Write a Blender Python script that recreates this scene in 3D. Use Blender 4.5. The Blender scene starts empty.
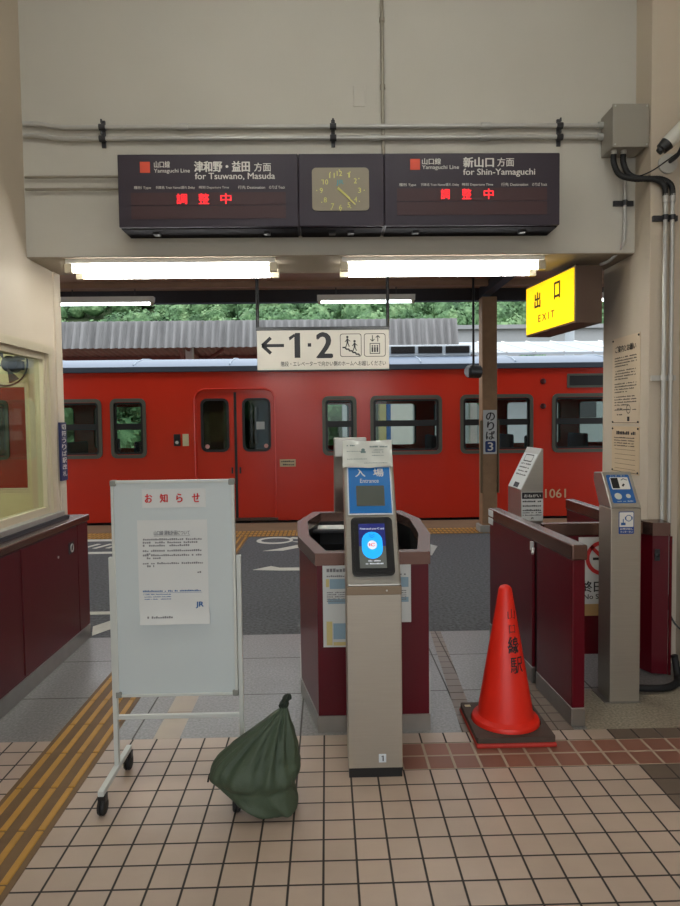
import bpy, bmesh, math, random
from mathutils import Vector, Matrix, noise
random.seed(7)
PI = math.pi
sc = bpy.context.scene
COL = sc.collection

# ------------------------------------------------------------------ camera, world, exposure
H = 1.556
YAW, PITCH, ROLL, FPX = .0203, -.0481, -.0125, 652.5
cam_d = bpy.data.cameras.new('camera')
cam_d.sensor_fit = 'HORIZONTAL'; cam_d.sensor_width = 36.0
cam_d.lens = FPX * 36.0 / 680.0
cam_d.clip_start = .02; cam_d.clip_end = 400
cam = bpy.data.objects.new('camera', cam_d); COL.objects.link(cam)
cy, sy, cp, sp = math.cos(YAW), math.sin(YAW), math.cos(PITCH), math.sin(PITCH)
fw = Vector((sy*cp, cy*cp, sp)); r0 = Vector((cy, -sy, 0)); u0 = r0.cross(fw)
r1 = math.cos(ROLL)*r0 + math.sin(ROLL)*u0; u1 = -math.sin(ROLL)*r0 + math.cos(ROLL)*u0
M = Matrix((r1, u1, -fw)).transposed().to_4x4(); M.translation = (0, 0, H)
cam.matrix_world = M
sc.camera = cam

SKY = 1.35
w = bpy.data.worlds.new('overcast_sky'); sc.world = w; w.use_nodes = True
nt = w.node_tree; bg = nt.nodes['Background']
tc = nt.nodes.new('ShaderNodeTexCoord'); sep = nt.nodes.new('ShaderNodeSeparateXYZ')
rmp = nt.nodes.new('ShaderNodeValToRGB')
rmp.color_ramp.elements[0].position = .45; rmp.color_ramp.elements[0].color = (.30, .32, .33, 1)
rmp.color_ramp.elements[1].position = .62; rmp.color_ramp.elements[1].color = (.93, .97, 1.0, 1)
mp = nt.nodes.new('ShaderNodeMath'); mp.operation = 'MULTIPLY_ADD'; mp.inputs[1].default_value = .5; mp.inputs[2].default_value = .5
nt.links.new(tc.outputs['Generated'], sep.inputs[0]); nt.links.new(sep.outputs['Z'], mp.inputs[0])
nt.links.new(mp.outputs[0], rmp.inputs[0]); nt.links.new(rmp.outputs[0], bg.inputs['Color'])
bg.inputs['Strength'].default_value = SKY
vs = sc.view_settings
vs.view_transform = 'Standard'; vs.look = 'None'; vs.gamma = 1; vs.use_curve_mapping = False
vs.exposure = 1.2
sc.cycles.max_bounces = 8; sc.cycles.diffuse_bounces = 5; sc.cycles.transparent_max_bounces = 16
sc.cycles.use_denoising = True
TUBE = 15.0          # radiance of the fluorescent tubes

# ------------------------------------------------------------------ helpers
def lin(c):
    return tuple(((v/255)/12.92 if v/255 <= .04045 else ((v/255+.055)/1.055)**2.4) for v in c)
def mat(name, rgb, rough=.5, metal=0., var=.08, scale=6., bump=0., bscale=60., spec=.5, stretch=None, aniso=0):
    m = bpy.data.materials.new(name); m.use_nodes = True
    n = m.node_tree.nodes; l = m.node_tree.links; b = n['Principled BSDF']
    c = lin(rgb)
    b.inputs['Roughness'].default_value = rough; b.inputs['Metallic'].default_value = metal
    b.inputs['Specular IOR Level'].default_value = spec
    t = n.new('ShaderNodeTexCoord'); src = t.outputs['Object']
    if stretch:
        mpn = n.new('ShaderNodeMapping'); mpn.inputs['Scale'].default_value = stretch
        l.new(src, mpn.inputs['Vector']); src = mpn.outputs[0]
    nz = n.new('ShaderNodeTexNoise'); nz.inputs['Scale'].default_value = scale; nz.inputs['Detail'].default_value = 5
    l.new(src, nz.inputs['Vector'])
    mx = n.new('ShaderNodeMix'); mx.data_type = 'RGBA'
    mx.inputs[6].default_value = (*[v*(1-var) for v in c], 1); mx.inputs[7].default_value = (*[min(1, v*(1+var)) for v in c], 1)
    l.new(nz.outputs['Fac'], mx.inputs[0]); l.new(mx.outputs[2], b.inputs['Base Color'])
    if bump:
        n2 = n.new('ShaderNodeTexNoise'); n2.inputs['Scale'].default_value = bscale; n2.inputs['Detail'].default_value = 4
        l.new(src, n2.inputs['Vector'])
        bp = n.new('ShaderNodeBump'); bp.inputs['Strength'].default_value = bump; bp.inputs['Distance'].default_value = .01
        l.new(n2.outputs['Fac'], bp.inputs['Height']); l.new(bp.outputs[0], b.inputs['Normal'])
    return m
def emat(name, rgb, strength):
    m = mat(name, rgb, .4); b = m.node_tree.nodes['Principled BSDF']
    b.inputs['Emission Color'].default_value = (*lin(rgb), 1); b.inputs['Emission Strength'].default_value = strength
    return m
def glass(name, tint=(235, 240, 238), refl=1.5, base=.0):
    m = bpy.data.materials.new(name); m.use_nodes = True
    n = m.node_tree.nodes; l = m.node_tree.links; n.clear()
    o = n.new('ShaderNodeOutputMaterial'); mix = n.new('ShaderNodeMixShader'); tr = n.new('ShaderNodeBsdfTransparent')
    gl = n.new('ShaderNodeBsdfGlossy'); fr = n.new('ShaderNodeFresnel'); fr.inputs['IOR'].default_value = refl
    gl.inputs['Roughness'].default_value = .01
    tr.inputs['Color'].default_value = (*lin(tint), 1)
    ge = n.new('ShaderNodeNewGeometry'); ma = n.new('ShaderNodeMath'); ma.operation = 'MULTIPLY_ADD'   # same reflectance on both faces of the sheet
    l.new(ge.outputs['Backfacing'], ma.inputs[0]); ma.inputs[1].default_value = 1/refl - refl; ma.inputs[2].default_value = refl; l.new(ma.outputs[0], fr.inputs['IOR'])
    l.new(fr.outputs[0], mix.inputs[0]); l.new(tr.outputs[0], mix.inputs[1]); l.new(gl.outputs[0], mix.inputs[2]); l.new(mix.outputs[0], o.inputs[0])
    return m
def grid_mat(name, tile, grout, pu, pv, ou, ov, gw, rough=.4, var=.12, stain=.25, speck=0., speckscale=220., bump=.35):
    """tiles on a world-aligned grid (object coordinates = metres), grout gw wide"""
    m = bpy.data.materials.new(name); m.use_nodes = True
    n = m.node_tree.nodes; l = m.node_tree.links; b = n['Principled BSDF']
    t = n.new('ShaderNodeTexCoord'); s = n.new('ShaderNodeSeparateXYZ'); l.new(t.outputs['Object'], s.inputs[0])
    def mth(op, a, bb=None, c=None):
        q = n.new('ShaderNodeMath'); q.operation = op
        for i, v in enumerate((a, bb, c)):
            if v is None: continue
            if isinstance(v, (int, float)): q.inputs[i].default_value = v
            else: l.new(v, q.inputs[i])
        return q.outputs[0]
    cells = []; dist = []
    for ax, p, o in (('X', pu, ou), ('Y', pv, ov)):
        a = mth('DIVIDE', mth('SUBTRACT', s.outputs[ax], o), p)
        cells.append(mth('FLOOR', a)); f = mth('FRACT', a)
        dist.append(mth('MULTIPLY', mth('MINIMUM', f, mth('SUBTRACT', 1., f)), p))
    d = mth('MINIMUM', dist[0], dist[1])
    mr = n.new('ShaderNodeMapRange'); mr.interpolation_type = 'SMOOTHSTEP'
    l.new(d, mr.inputs[0]); mr.inputs[1].default_value = gw*.32; mr.inputs[2].default_value = gw*.62
    cmb = n.new('ShaderNodeCombineXYZ'); l.new(cells[0], cmb.inputs[0]); l.new(cells[1], cmb.inputs[1])
    wn = n.new('ShaderNodeTexWhiteNoise'); l.new(cmb.outputs[0], wn.inputs['Vector'])
    nz = n.new('ShaderNodeTexNoise'); nz.inputs['Scale'].default_value = 3.2; nz.inputs['Detail'].default_value = 7
    nz.inputs['Roughness'].default_value = .65
    l.new(t.outputs['Object'], nz.inputs['Vector'])
    val = mth('ADD', mth('MULTIPLY_ADD', wn.outputs['Value'], var, 1 - var*.5), mth('MULTIPLY', mth('SUBTRACT', nz.outputs['Fac'], .5), stain))
    if speck:
        sn = n.new('ShaderNodeTexNoise'); sn.inputs['Scale'].default_value = speckscale; sn.inputs['Detail'].default_value = 2
        l.new(t.outputs['Object'], sn.inputs['Vector'])
        val = mth('ADD', val, mth('MULTIPLY', mth('SUBTRACT', sn.outputs['Fac'], .5), speck))
    hs = n.new('ShaderNodeVectorMath'); hs.operation = 'SCALE'; hs.inputs[0].default_value = lin(tile); l.new(val, hs.inputs['Scale'])
    mx = n.new('ShaderNodeMix'); mx.data_type = 'RGBA'; mx.inputs[6].default_value = (*lin(grout), 1)
    l.new(mr.outputs[0], mx.inputs[0]); l.new(hs.outputs[0], mx.inputs[7]); l.new(mx.outputs[2], b.inputs['Base Color'])
    rr = mth('MULTIPLY_ADD', nz.outputs['Fac'], .25, rough - .12)
    l.new(mth('ADD', rr, mth('MULTIPLY', mth('SUBTRACT', 1., mr.outputs[0]), .35)), b.inputs['Roughness'])
    bp = n.new('ShaderNodeBump'); bp.inputs['Strength'].default_value = bump; bp.inputs['Distance'].default_value = .004
    l.new(mr.outputs[0], bp.inputs['Height']); l.new(bp.outputs[0], b.inputs['Normal'])
    return m

def box(bm, x0, x1, y0, y1, z0, z1, b=0., seg=2):
    vs_ = [bm.verts.new(p) for p in ((x0,y0,z0),(x1,y0,z0),(x1,y1,z0),(x0,y1,z0),(x0,y0,z1),(x1,y0,z1),(x1,y1,z1),(x0,y1,z1))]
    fs = [bm.faces.new([vs_[i] for i in f]) for f in ((3,2,1,0),(4,5,6,7),(0,1,5,4),(1,2,6,5),(2,3,7,6),(3,0,4,7))]
    if b:
        es = list({e for f in fs for e in f.edges})
        bmesh.ops.bevel(bm, geom=es, offset=b, segments=seg, profile=.5, affect='EDGES')
    return bm
def B(*a, **k):
    bm = bmesh.new(); box(bm, *a, **k); return bm
def prism(bm, pts, axis, a, b_, bev=0.):
    def P(p, t):
        return {'X': (t, p[0], p[1]), 'Y': (p[0], t, p[1]), 'Z': (p[0], p[1], t)}[axis]
    lo = [bm.verts.new(P(p, a)) for p in pts]; hi = [bm.verts.new(P(p, b_)) for p in pts]
    n = len(pts); fs = [bm.faces.new(lo), bm.faces.new(hi[::-1])]
    for i in range(n): fs.append(bm.faces.new((lo[i], hi[i], hi[(i+1) % n], lo[(i+1) % n])))
    if bev:
        bmesh.ops.bevel(bm, geom=list({e for f in fs for e in f.edges}), offset=bev, segments=2, profile=.5, affect='EDGES')
    return bm
def PR(*a, **k):
    bm = bmesh.new(); prism(bm, *a, **k); return bm
def tube(bm, pts, r, n=12, cap=True):
    pts = [Vector(p) for p in pts]; rs = r if isinstance(r, (list, tuple)) else [r]*len(pts)
    rings = []; up = None
    for i, p in enumerate(pts):
        t = ((pts[min(i+1, len(pts)-1)] - p).normalized() + (p - pts[max(i-1, 0)]).normalized()).normalized()
        if up is None:
            up = t.orthogonal().normalized()
        up = (up - t*up.dot(t)).normalized(); sd = t.cross(up)
        rings.append([bm.verts.new(p + rs[i]*(math.cos(2*PI*k/n)*up + math.sin(2*PI*k/n)*sd)) for k in range(n)])
    for a, b_ in zip(rings, rings[1:]):
        for k in range(n): bm.faces.new((a[k], a[(k+1) % n], b_[(k+1) % n], b_[k]))
    if cap:
        bm.faces.new(rings[0][::-1]); bm.faces.new(rings[-1])
    return bm
def TB(*a, **k):
    bm = bmesh.new(); tube(bm, *a, **k); return bm
def smooth_path(pts, n=8):
    pts = [Vector(p) for p in pts]; out = []
    for i in range(len(pts)-1):
        p0, p1, p2, p3 = pts[max(i-1, 0)], pts[i], pts[i+1], pts[min(i+2, len(pts)-1)]
        for k in range(n):
            t = k/n
            out.append(.5*((2*p1) + (p2-p0)*t + (2*p0-5*p1+4*p2-p3)*t*t + (3*p1-p0-3*p2+p3)*t**3))
    out.append(pts[-1]); return out
def lathe(bm, c, prof, n=32, axis='Z'):
    rings = []
    for r, h in prof:
        ring = []
        for k in range(n):
            a = 2*PI*k/n; x, y = r*math.cos(a), r*math.sin(a)
            p = {'Z': (c[0]+x, c[1]+y, c[2]+h), 'X': (c[0]+h, c[1]+x, c[2]+y), 'Y': (c[0]+x, c[1]+h, c[2]+y)}[axis]
            ring.append(bm.verts.new(p))
        rings.append(ring)
    for a, b_ in zip(rings, rings[1:]):
        for k in range(n): bm.faces.new((a[k], a[(k+1) % n], b_[(k+1) % n], b_[k]))
    bm.faces.new(rings[0][::-1]); bm.faces.new(rings[-1])
    return bm
def LT(*a, **k):
    bm = bmesh.new(); lathe(bm, *a, **k); return bm
def rrect(u0_, u1_, v0, v1, r, n=5):
    pts = []
    for cx, cy_, a0 in ((u1_-r, v1-r, 0), (u0_+r, v1-r, 90), (u0_+r, v0+r, 180), (u1_-r, v0+r, 270)):
        for k in range(n+1):
            a = math.radians(a0 + 90*k/n); pts.append((cx + r*math.cos(a), cy_ + r*math.sin(a)))
    return pts
def holed(bm, outer, holes, place, th):
    """flat panel with holes in (u,v), placed by place(u,v,d), thickness from d=0 to d=th"""
    es = []
    for loop in [outer] + holes:
        v = [bm.verts.new(place(a, b_, 0)) for a, b_ in loop]
        es += [bm.edges.new((v[i], v[(i+1) % len(v)])) for i in range(len(v))]
    g = bmesh.ops.triangle_fill(bm, edges=es, use_beauty=True)
    fs = [f for f in g['geom'] if isinstance(f, bmesh.types.BMFace)]
    d = Vector(place(0, 0, th)) - Vector(place(0, 0, 0))
    e = bmesh.ops.extrude_face_region(bm, geom=fs)
    bmesh.ops.translate(bm, vec=d, verts=[v for v in e['geom'] if isinstance(v, bmesh.types.BMVert)])
    return bm

def root(o):
    while o.parent: o = o.parent
    return o
def obj(name, bm, m, parent=None, smooth=False, ang=40):
    if parent is not None:
        bmesh.ops.translate(bm, vec=-root(parent).location, verts=bm.verts)
    bmesh.ops.recalc_face_normals(bm, faces=bm.faces)
    me = bpy.data.meshes.new(name); bm.to_mesh(me); bm.free()
    if smooth:
        me.polygons.foreach_set('use_smooth', [True]*len(me.polygons)); me.set_sharp_from_angle(angle=math.radians(ang))
    me.materials.append(m)
    o = bpy.data.objects.new(name, me); COL.objects.link(o)
    if parent is not None: o.parent = parent
    return o
def tag(o, label, cat, group=None, kind=None):
    o['label'] = label; o['category'] = cat
    if group: o['group'] = group
    if kind: o['kind'] = kind
    return o
def thing(name, label, cat, loc, group=None):
    o = bpy.data.objects.new(name, None); o.location = loc; o.empty_display_size = .05; COL.objects.link(o)
    return tag(o, label, cat, group)
def struct(name, bm, m, parent=None, **k):
    o = obj(name, bm, m, parent, **k)
    if parent is None: o['kind'] = 'structure'
    return o
def copy_tree(o, parent=None):
    c = o.copy(); COL.objects.link(c)
    if parent is not None: c.parent = parent
    for ch in list(o.children): copy_tree(ch, c)
    return c

_tcache = {}
def text_mesh(body, bold):
    k = (body, bold)
    if k not in _tcache:
        cu = bpy.data.curves.new('t', 'FONT'); cu.body = body; cu.offset = bold; cu.resolution_u = 3
        o = bpy.data.objects.new('t', cu); COL.objects.link(o)
        dg = bpy.context.evaluated_depsgraph_get(); me = bpy.data.meshes.new_from_object(o.evaluated_get(dg))
        vv = [(v.co.x, v.co.y) for v in me.vertices]; ff = [tuple(p.vertices) for p in me.polygons]
        bpy.data.objects.remove(o); bpy.data.curves.remove(cu); bpy.data.meshes.remove(me)
        x0 = min(p[0] for p in vv); x1 = max(p[0] for p in vv); y0 = min(p[1] for p in vv); y1 = max(p[1] for p in vv)
        _tcache[k] = ([((a-x0)/(x1-x0), (b_-y0)/(y1-y0)) for a, b_ in vv], ff)
    return _tcache[k]
class Print:
    """flat print (lettering, pictograms) collected into one mesh; place(u,v) gives the surface point"""
    def __init__(s, place): s.p = place; s.bm = bmesh.new()
    def text(s, body, u0_, u1_, v0, v1, bold=0.):
        if body == '1':
            f = lambda pts: s.poly([(u0_+a*(u1_-u0_), v0+b_*(v1-v0)) for a, b_ in pts])
            f(((.48, 0), (.98, 0), (.98, 1), (.55, 1), (.48, .93))); f(((.0, .83), (.06, .70), (.479, .84), (.479, .97))); return s
        vv, ff = text_mesh(body, 0)
        w_ = (v1-v0)*bold*.9
        uc, vc, e = (u0_+u1_)/2, (v0+v1)/2, (v1-v0)*.1
        q = Vector(s.p(uc, vc)); nn = (Vector(s.p(uc+e, vc))-q).cross(Vector(s.p(uc, vc+e))-q).normalized()
        for i, (dx, dy) in enumerate([(0, 0)] if not bold else [(-w_, 0), (w_, 0), (0, w_*.6), (0, -w_*.6)]):
            vs_ = [s.bm.verts.new(Vector(s.p(u0_ + w_ + a*(u1_-u0_-2*w_) + dx, v0 + b_*(v1-v0) + dy)) + nn*.0004*i) for a, b_ in vv]
            for f in ff:
                try: s.bm.faces.new([vs_[i] for i in f])
                except ValueError: pass
        return s
    def poly(s, pts):
        s.bm.faces.new([s.bm.verts.new(s.p(*p)) for p in pts]); return s
    def rect(s, u0_, u1_, v0, v1): return s.poly(((u0_, v0), (u1_, v0), (u1_, v1), (u0_, v1)))
    def disc(s, cu, cv, ru, rv=None, n=28):
        rv = rv or ru
        return s.poly([(cu + ru*math.cos(2*PI*k/n), cv + rv*math.sin(2*PI*k/n)) for k in range(n)])
    def ringp(s, outer, inner):
        a = [s.bm.verts.new(s.p(*p)) for p in outer]; b_ = [s.bm.verts.new(s.p(*p)) for p in inner]; n = len(a)
        for i in range(n): s.bm.faces.new((a[i], a[(i+1) % n], b_[(i+1) % n], b_[i]))
        return s
    def circle(s, cu, cv, r, wd, n=36):
        f = lambda q: [(cu + q*math.cos(2*PI*k/n), cv + q*math.sin(2*PI*k/n)) for k in range(n)]
        return s.ringp(f(r), f(r-wd))
    def stroke(s, pts, wd):
        for (a, b_), (c, d) in zip(pts, pts[1:]):
            L = math.hypot(c-a, d-b_) or 1e-6; nx, ny = -(d-b_)/L*wd/2, (c-a)/L*wd/2
            s.poly(((a+nx, b_+ny), (a-nx, b_-ny), (c-nx, d-ny), (c+nx, d+ny)))
        return s
    def dashes(s, u0_, u1_, v0, v1, seed=0, cw=None):
        """a line of print too small to read: little blocks"""
        rg = random.Random(seed); cw = cw or (v1-v0)*1.0; u = u0_
        while u < u1_ - cw*.5:
            k = rg.random()
            if k > .1:
                h = (v1-v0)*rg.uniform(.55, 1); s.rect(u, min(u+cw*.8, u1_), v0, v0+h)
            u += cw
        return s
    def done(s, name, m, parent): return obj(name, s.bm, m, parent)
def flatY(y, eps=.002): return lambda u, v: (u, y-eps, v)

# ------------------------------------------------------------------ materials
wall_m = mat('painted_plaster_wall', (190, 187, 177), .75, var=.1, scale=1.4, bump=.06, bscale=140)
wallL_m = mat('painted_side_wall', (196, 184, 166), .7, var=.07, scale=1.2, bump=.05, bscale=120)
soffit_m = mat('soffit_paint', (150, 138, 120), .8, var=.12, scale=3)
ceil_m = mat('aged_ceiling_board', (160, 128, 106), .8, var=.25, scale=4)
beam_m = mat('dark_fascia_beam', (38, 34, 38), .7, var=.2)
T = .118
tile_m = grid_mat('beige_floor_tile', (176, 157, 142), (42, 37, 34), T, T, -4.2627*T, 18.014*T, .0085, .38, .10, .34)
red_m = grid_mat('reddish_floor_tile', (134, 88, 72), (168, 154, 134), T, T, -4.2627*T, 18.014*T, .013, .45, .2, .3)
dark_m = grid_mat('worn_dark_floor_tile', (100, 86, 74), (62, 54, 47), T, T, -4.2627*T, 18.014*T, .009, .5, .12, .4)
gran_m = grid_mat('grey_granite_slab', (122, 121, 119), (70, 67, 63), .83, .575, -.98, 3.105, .009, .33, .10, .2, 1.4, 75, .15)
strip_m = grid_mat('pale_strip_tile', (164, 150, 134), (110, 100, 90), .3, .3, -.89, 3.17, .006, .4, .1, .5)
brick_m = grid_mat('brown_strip_tile', (120, 106, 94), (84, 74, 66), .12, .095, .66, 3.17, .008, .42, .15, .4)
terr_m = grid_mat('terrazzo_floor', (146, 138, 122), (146, 138, 122), 5, 5, 0, 0, .001, .4, .02, .12, 1.8, 80, 0)
asph_m = grid_mat('asphalt', (78, 80, 82), (78, 80, 82), 7, 7, 1.9, 1.1, .001, .8, .02, .35, 2.4, 40, 0)
tact_m = mat('worn_yellow_tactile_base', (108, 82, 52), .6, var=.3, scale=9)
tactb_m = mat('yellow_tactile_bar', (178, 132, 52), .5, var=.2, scale=14)
steel_m = mat('brushed_steel', (172, 169, 162), .34, .85, .08, 3, .03, 40, stretch=(1, 1, 60))
steelb_m = mat('brushed_steel_front', (168, 160, 148), .42, .7, .07, 5, .02, 40, stretch=(1, 1, 40))
rail_m = mat('brown_steel_rail', (108, 82, 74), .26, .75, .1, 5)
kick_m = mat('steel_kick_plate', (150, 146, 140), .35, .8, .2, 8)
mar_m = mat('maroon_laminate', (88, 6, 22), .32, var=.1, scale=3, spec=.3)
mard_m = mat('maroon_laminate_left', (78, 10, 22), .4, var=.12, scale=3, spec=.35)
black_m = mat('black_plastic', (16, 16, 18), .4)
rub_m = mat('black_rubber', (20, 20, 22), .65)
dgrey_m = mat('dark_grey_metal', (52, 52, 56), .45, .2)
under_m = mat('matt_black_underside', (22, 20, 24), .9, spec=.1)
board_m = mat('departure_board_casing', (50, 42, 54), .42, .1, .08, 3)
white_m = mat('white_print', (222, 220, 214), .6)
paper_m = mat('white_paper', (206, 209, 208), .7, var=.03)
ink_m = mat('black_ink', (30, 30, 34), .6)
grink_m = mat('grey_ink', (120, 120, 124), .6)
redink_m = mat('red_ink', (196, 40, 42), .6)
blueink_m = mat('blue_ink', (40, 92, 150), .6)
gold_m = mat('pale_yellow_print', (226, 222, 130), .5)
galv_m = mat('galvanised_pipe', (188, 188, 184), .32, .3, .1, 10)
galvd_m = mat('painted_pipe', (150, 144, 130), .5, .3, .1, 10)
boxg_m = mat('grey_box_enamel', (152, 148, 138), .5, .1, .05, 4)
train_m = mat('vermilion_train_paint', (198, 46, 26), .22, var=.06, scale=1.5, spec=.5)
trim_m = mat('olive_window_frame', (92, 92, 82), .4, .4)
roof_m = mat('train_roof_paint', (84, 100, 120), .5, .1, .12, 3)
gut_m = mat('dark_gutter', (52, 62, 74), .5)
glass_m = glass('train_glass', (215, 225, 222), 1.45)
glassd_m = glass('door_glass', (120, 130, 130), 1.5)
offglass_m = glass('office_glass', (232, 236, 226), 1.35)
int_m = mat('train_interior', (170, 166, 150), .6)
seat_m = mat('blue_seat_moquette', (44, 58, 84), .8)
alu_m = mat('beige_aluminium', (198, 188, 164), .45, .3, .06, 4)
offw_m = mat('office_cream_wall', (206, 198, 164), .8)
cone_m = mat('orange_red_cone', (226, 38, 20), .42, var=.1, scale=9)
rubbrown_m = mat('dusty_rubber', (72, 58, 50), .75, var=.2, scale=20)
corr_m = mat('weathered_corrugated_sheet', (116, 116, 116), .85, .0, .75, 9, stretch=(1, .08, .08))
rust_m = mat('rust_brown_steel', (112, 60, 48), .7, var=.3, scale=5)
pillar_m = mat('rusty_beige_pillar', (150, 118, 88), .7, var=.3, scale=9)
conc_m = mat('concrete', (150, 148, 142), .85, var=.15, scale=3)
ball_m = mat('track_ballast', (84, 76, 68), .9, var=.5, scale=30)
wbuild_m = mat('white_building_wall', (142, 145, 147), .8)
screen_m = emat('gate_lcd_blue', (16, 26, 96), .3)
screeng_m = emat('gate_lcd_grey', (88, 92, 88), .12)
cyan_m = emat('gate_lcd_cyan', (20, 160, 246), .36)
led_m = emat('red_led', (255, 36, 44), .9)
ledbg_m = mat('led_panel_dark', (66, 40, 44), .5)
tube_m = emat('fluorescent_tube', (251, 252, 248), TUBE)
tube2_m = emat('fluorescent_tube_cool', (240, 250, 255), 3.0)
yel_m = emat('lit_yellow_sign', (255, 206, 4), .40)

# ------------------------------------------------------------------ setting: floors
def slab(name, x0, x1, y0, y1, m, z1=0., z0=-.12): return struct(name, B(x0, x1, y0, y1, z0, z1), m)
XR = -4.2627*T + 7*T      # first column of reddish tiles
XD = -4.2627*T + 16*T     # first column of worn dark tiles
YT = 3.172
Y6, Y8 = 24.014*T, 26.014*T
slab('floor', -3.2, XD, -2.8, Y6, tile_m)
slab('floor_entry_left', -3.2, XR, Y6, YT, tile_m)
slab('floor_entry_mid', XR, XD, Y8, YT, tile_m)
slab('floor_red_rows', XR, 2.4, Y6, Y8, red_m)
slab('floor_dark_side', XD, 2.4, -2.8, Y6, dark_m)
slab('floor_dark_row', XD, 2.4, Y8, YT, dark_m)
Yg = 4.735
slab('floor_granite_left', -1.95, -.878, YT, Yg, gran_m)
slab('floor_strip_pale', -.878, -.748, YT, Yg, strip_m)
slab('floor_granite_mid', -.748, .62, YT, Yg, gran_m)
def poly_slab(name, pts, m): return struct(name, PR(pts, 'Z', -.12, 0.), m)
slab('floor_granite_gate', .62, 1.29, YT, Yg, gran_m)
struct('trim_brown_strip', PR([(.655, YT), (.742, YT), (.822, Yg), (.745, Yg)], 'Z', -.01, .0012), brick_m)
struct('trim_brown_strip_side', PR([(1.06, YT), (1.22, YT), (1.22, 4.2), (1.13, 4.2)], 'Z', -.01, .0012), brick_m)
slab('floor_terrazzo', 1.29, 2.4, YT, 3.66, terr_m)
slab('floor_granite_right', 1.29, 2.4, 3.66, Yg, gran_m)
slab('floor_platform', -14, 14, Yg, 8.85, asph_m)
slab('floor_platform_edge', -14, 14, 9.32, 10.08, mat('edge_band_concrete', (120, 96, 70), .8, var=.25, scale=4), .0)
slab('floor_platform_nosing', -14, 14, 10.08, 10.14, mat('dark_edge', (60, 50, 44), .8), -.005, -1.1)
slab('ground_track_bed', -30, 30, 9.9, 13.4, ball_m, -1.1, -1.3)
slab('floor_far_platform', -25, 25, 13.25, 22, conc_m, 0, -1.2)
slab('ground_beyond', -80, 80, 22, 130, mat('grass_ground', (84, 96, 60), .9, var=.3), 0, -.3)
slab('ground_forecourt', -60, 60, -40, -2.8, conc_m, -.02, -.3)
# tactile guide strip with raised bars
def tactile(name, x0, x1, y0, y1, along):
    o = struct(name, B(x0, x1, y0, y1, -.1, .003), tact_m)
    bm = bmesh.new()
    if along == 'Y':
        y = y0
        while y < y1 - .05:
            for k in range(4):
                cx = x0 + (x1-x0)*(k+.5)/4
                box(bm, cx-.0145, cx+.0145, y+.004, min(y+.295, y1)-.004, .002, .008, .003, 1)
            y += .295
    else:
        x = x0
        while x < x1 - .05:
            for k in range(5):
                for j in range(3):
                    cx = x + .295*(k+.5)/5; cy_ = y0 + (y1-y0)*(j+.5)/3
                    box(bm, cx-.02, cx+.02, cy_-.05, cy_+.05, .002, .008, .003, 1)
            x += .295
    obj('guide_bars', bm, tactb_m, o)
    return o
tactile('floor_tactile_path', -1.372, -1.078, -.5, 8.85, 'Y')
tactile('floor_tactile_edge', -8, 8, 8.85, 9.32, 'X')

# ------------------------------------------------------------------ setting: walls
XL, XRW, YL0, YL1, ZS, ZC = -1.88, 2.0, 4.22, 4.70, 2.62, 4.62
# front wall above the passage (lintel)
struct('wall_front', B(XL-.1, XRW+.25, YL0, YL1, ZS, ZC+.2), wall_m)
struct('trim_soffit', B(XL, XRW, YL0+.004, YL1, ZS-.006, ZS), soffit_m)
# left wall: office wall with a ticket window opening
WY0, WY1, WZ0, WZ1 = 2.2, 4.455, .955, 2.045
bm = bmesh.new()
holed(bm, [(-2.6, 0), (4.70, 0), (4.70, ZC+.2), (-2.6, ZC+.2)], [[(WY0, WZ0), (WY1, WZ0), (WY1, WZ1), (WY0, WZ1)]],
      lambda u, v, d: (XL-d, u, v), .12)
struct('wall_left', bm, wallL_m)
# right wall: pier then set back
struct('wall_right', B(XRW, XRW+.2, 4.02, 4.69, 0, ZC+.2, .004), wallL_m)
struct('wall_right_near', B(XRW+.19, XRW+.35, -2.6, 4.02, 0, ZC+.2), wallL_m)
struct('ceiling', B(XL-.1, XRW+.35, -2.6, YL1, ZC, ZC+.15), mat('hall_ceiling', (200, 196, 186), .8))
bm = bmesh.new()
YB = -2.6
holed(bm, [(XL-.1, -.1), (XRW+.35, -.1), (XRW+.35, ZC+.1), (XL-.1, ZC+.1)], [[(-1.84, 0.0), (2.15, 0.0), (2.15, 4.1), (-1.84, 4.1)]],
      lambda u, v, d: (u, YB-d, v), .15)
struct('wall_back', bm, wall_m)
# station facade towards the platform, either side of the passage; office window in the left one
bm = bmesh.new()
holed(bm, [(-7, 0), (XL, 0), (XL, 3.4), (-7, 3.4)], [[(-5.2, 1.08), (-2.08, 1.08), (-2.08, 1.86), (-5.2, 1.86)]],
      lambda u, v, d: (u, 4.70-d, v), .1)
struct('wall_platform_left', bm, offw_m)
struct('wall_platform_right', B(XRW+.2, 7, 4.58, 4.69, 0, 3.4), wall_m)
struct('wall_office_back', B(-7, -6.9, 1.0, 4.6, 0, 3.2), offw_m)
struct('wall_office_side', B(-6.9, XL-.12, .9, 1.0, 0, 3.2), offw_m)
struct('ceiling_office', B(-6.9, XL-.12, 1.0, 4.6, 2.45, 2.55), offw_m)
struct('floor_office', B(-6.9, XL-.12, 1.0, 4.6, -.1, 0), conc_m)
# platform canopy
struct('ceiling_platform', B(-14, 14, YL1, 9.32, 3.40, 3.5), ceil_m)
struct('trim_canopy_beam', B(-14, 14, 9.2, 9.32, 3.23, 3.46), beam_m)
for i, yy in enumerate((6.2, 7.7, 8.7)):
    struct('trim_canopy_purlin', B(-14, 14, yy-.04, yy+.04, 3.33, 3.40), ceil_m)
for xx in (-5.1, 2.22, 9.5):
    struct('trim_canopy_rafter', B(xx-.06, xx+.06, YL1, 9.3, 3.26, 3.40), beam_m)
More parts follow.
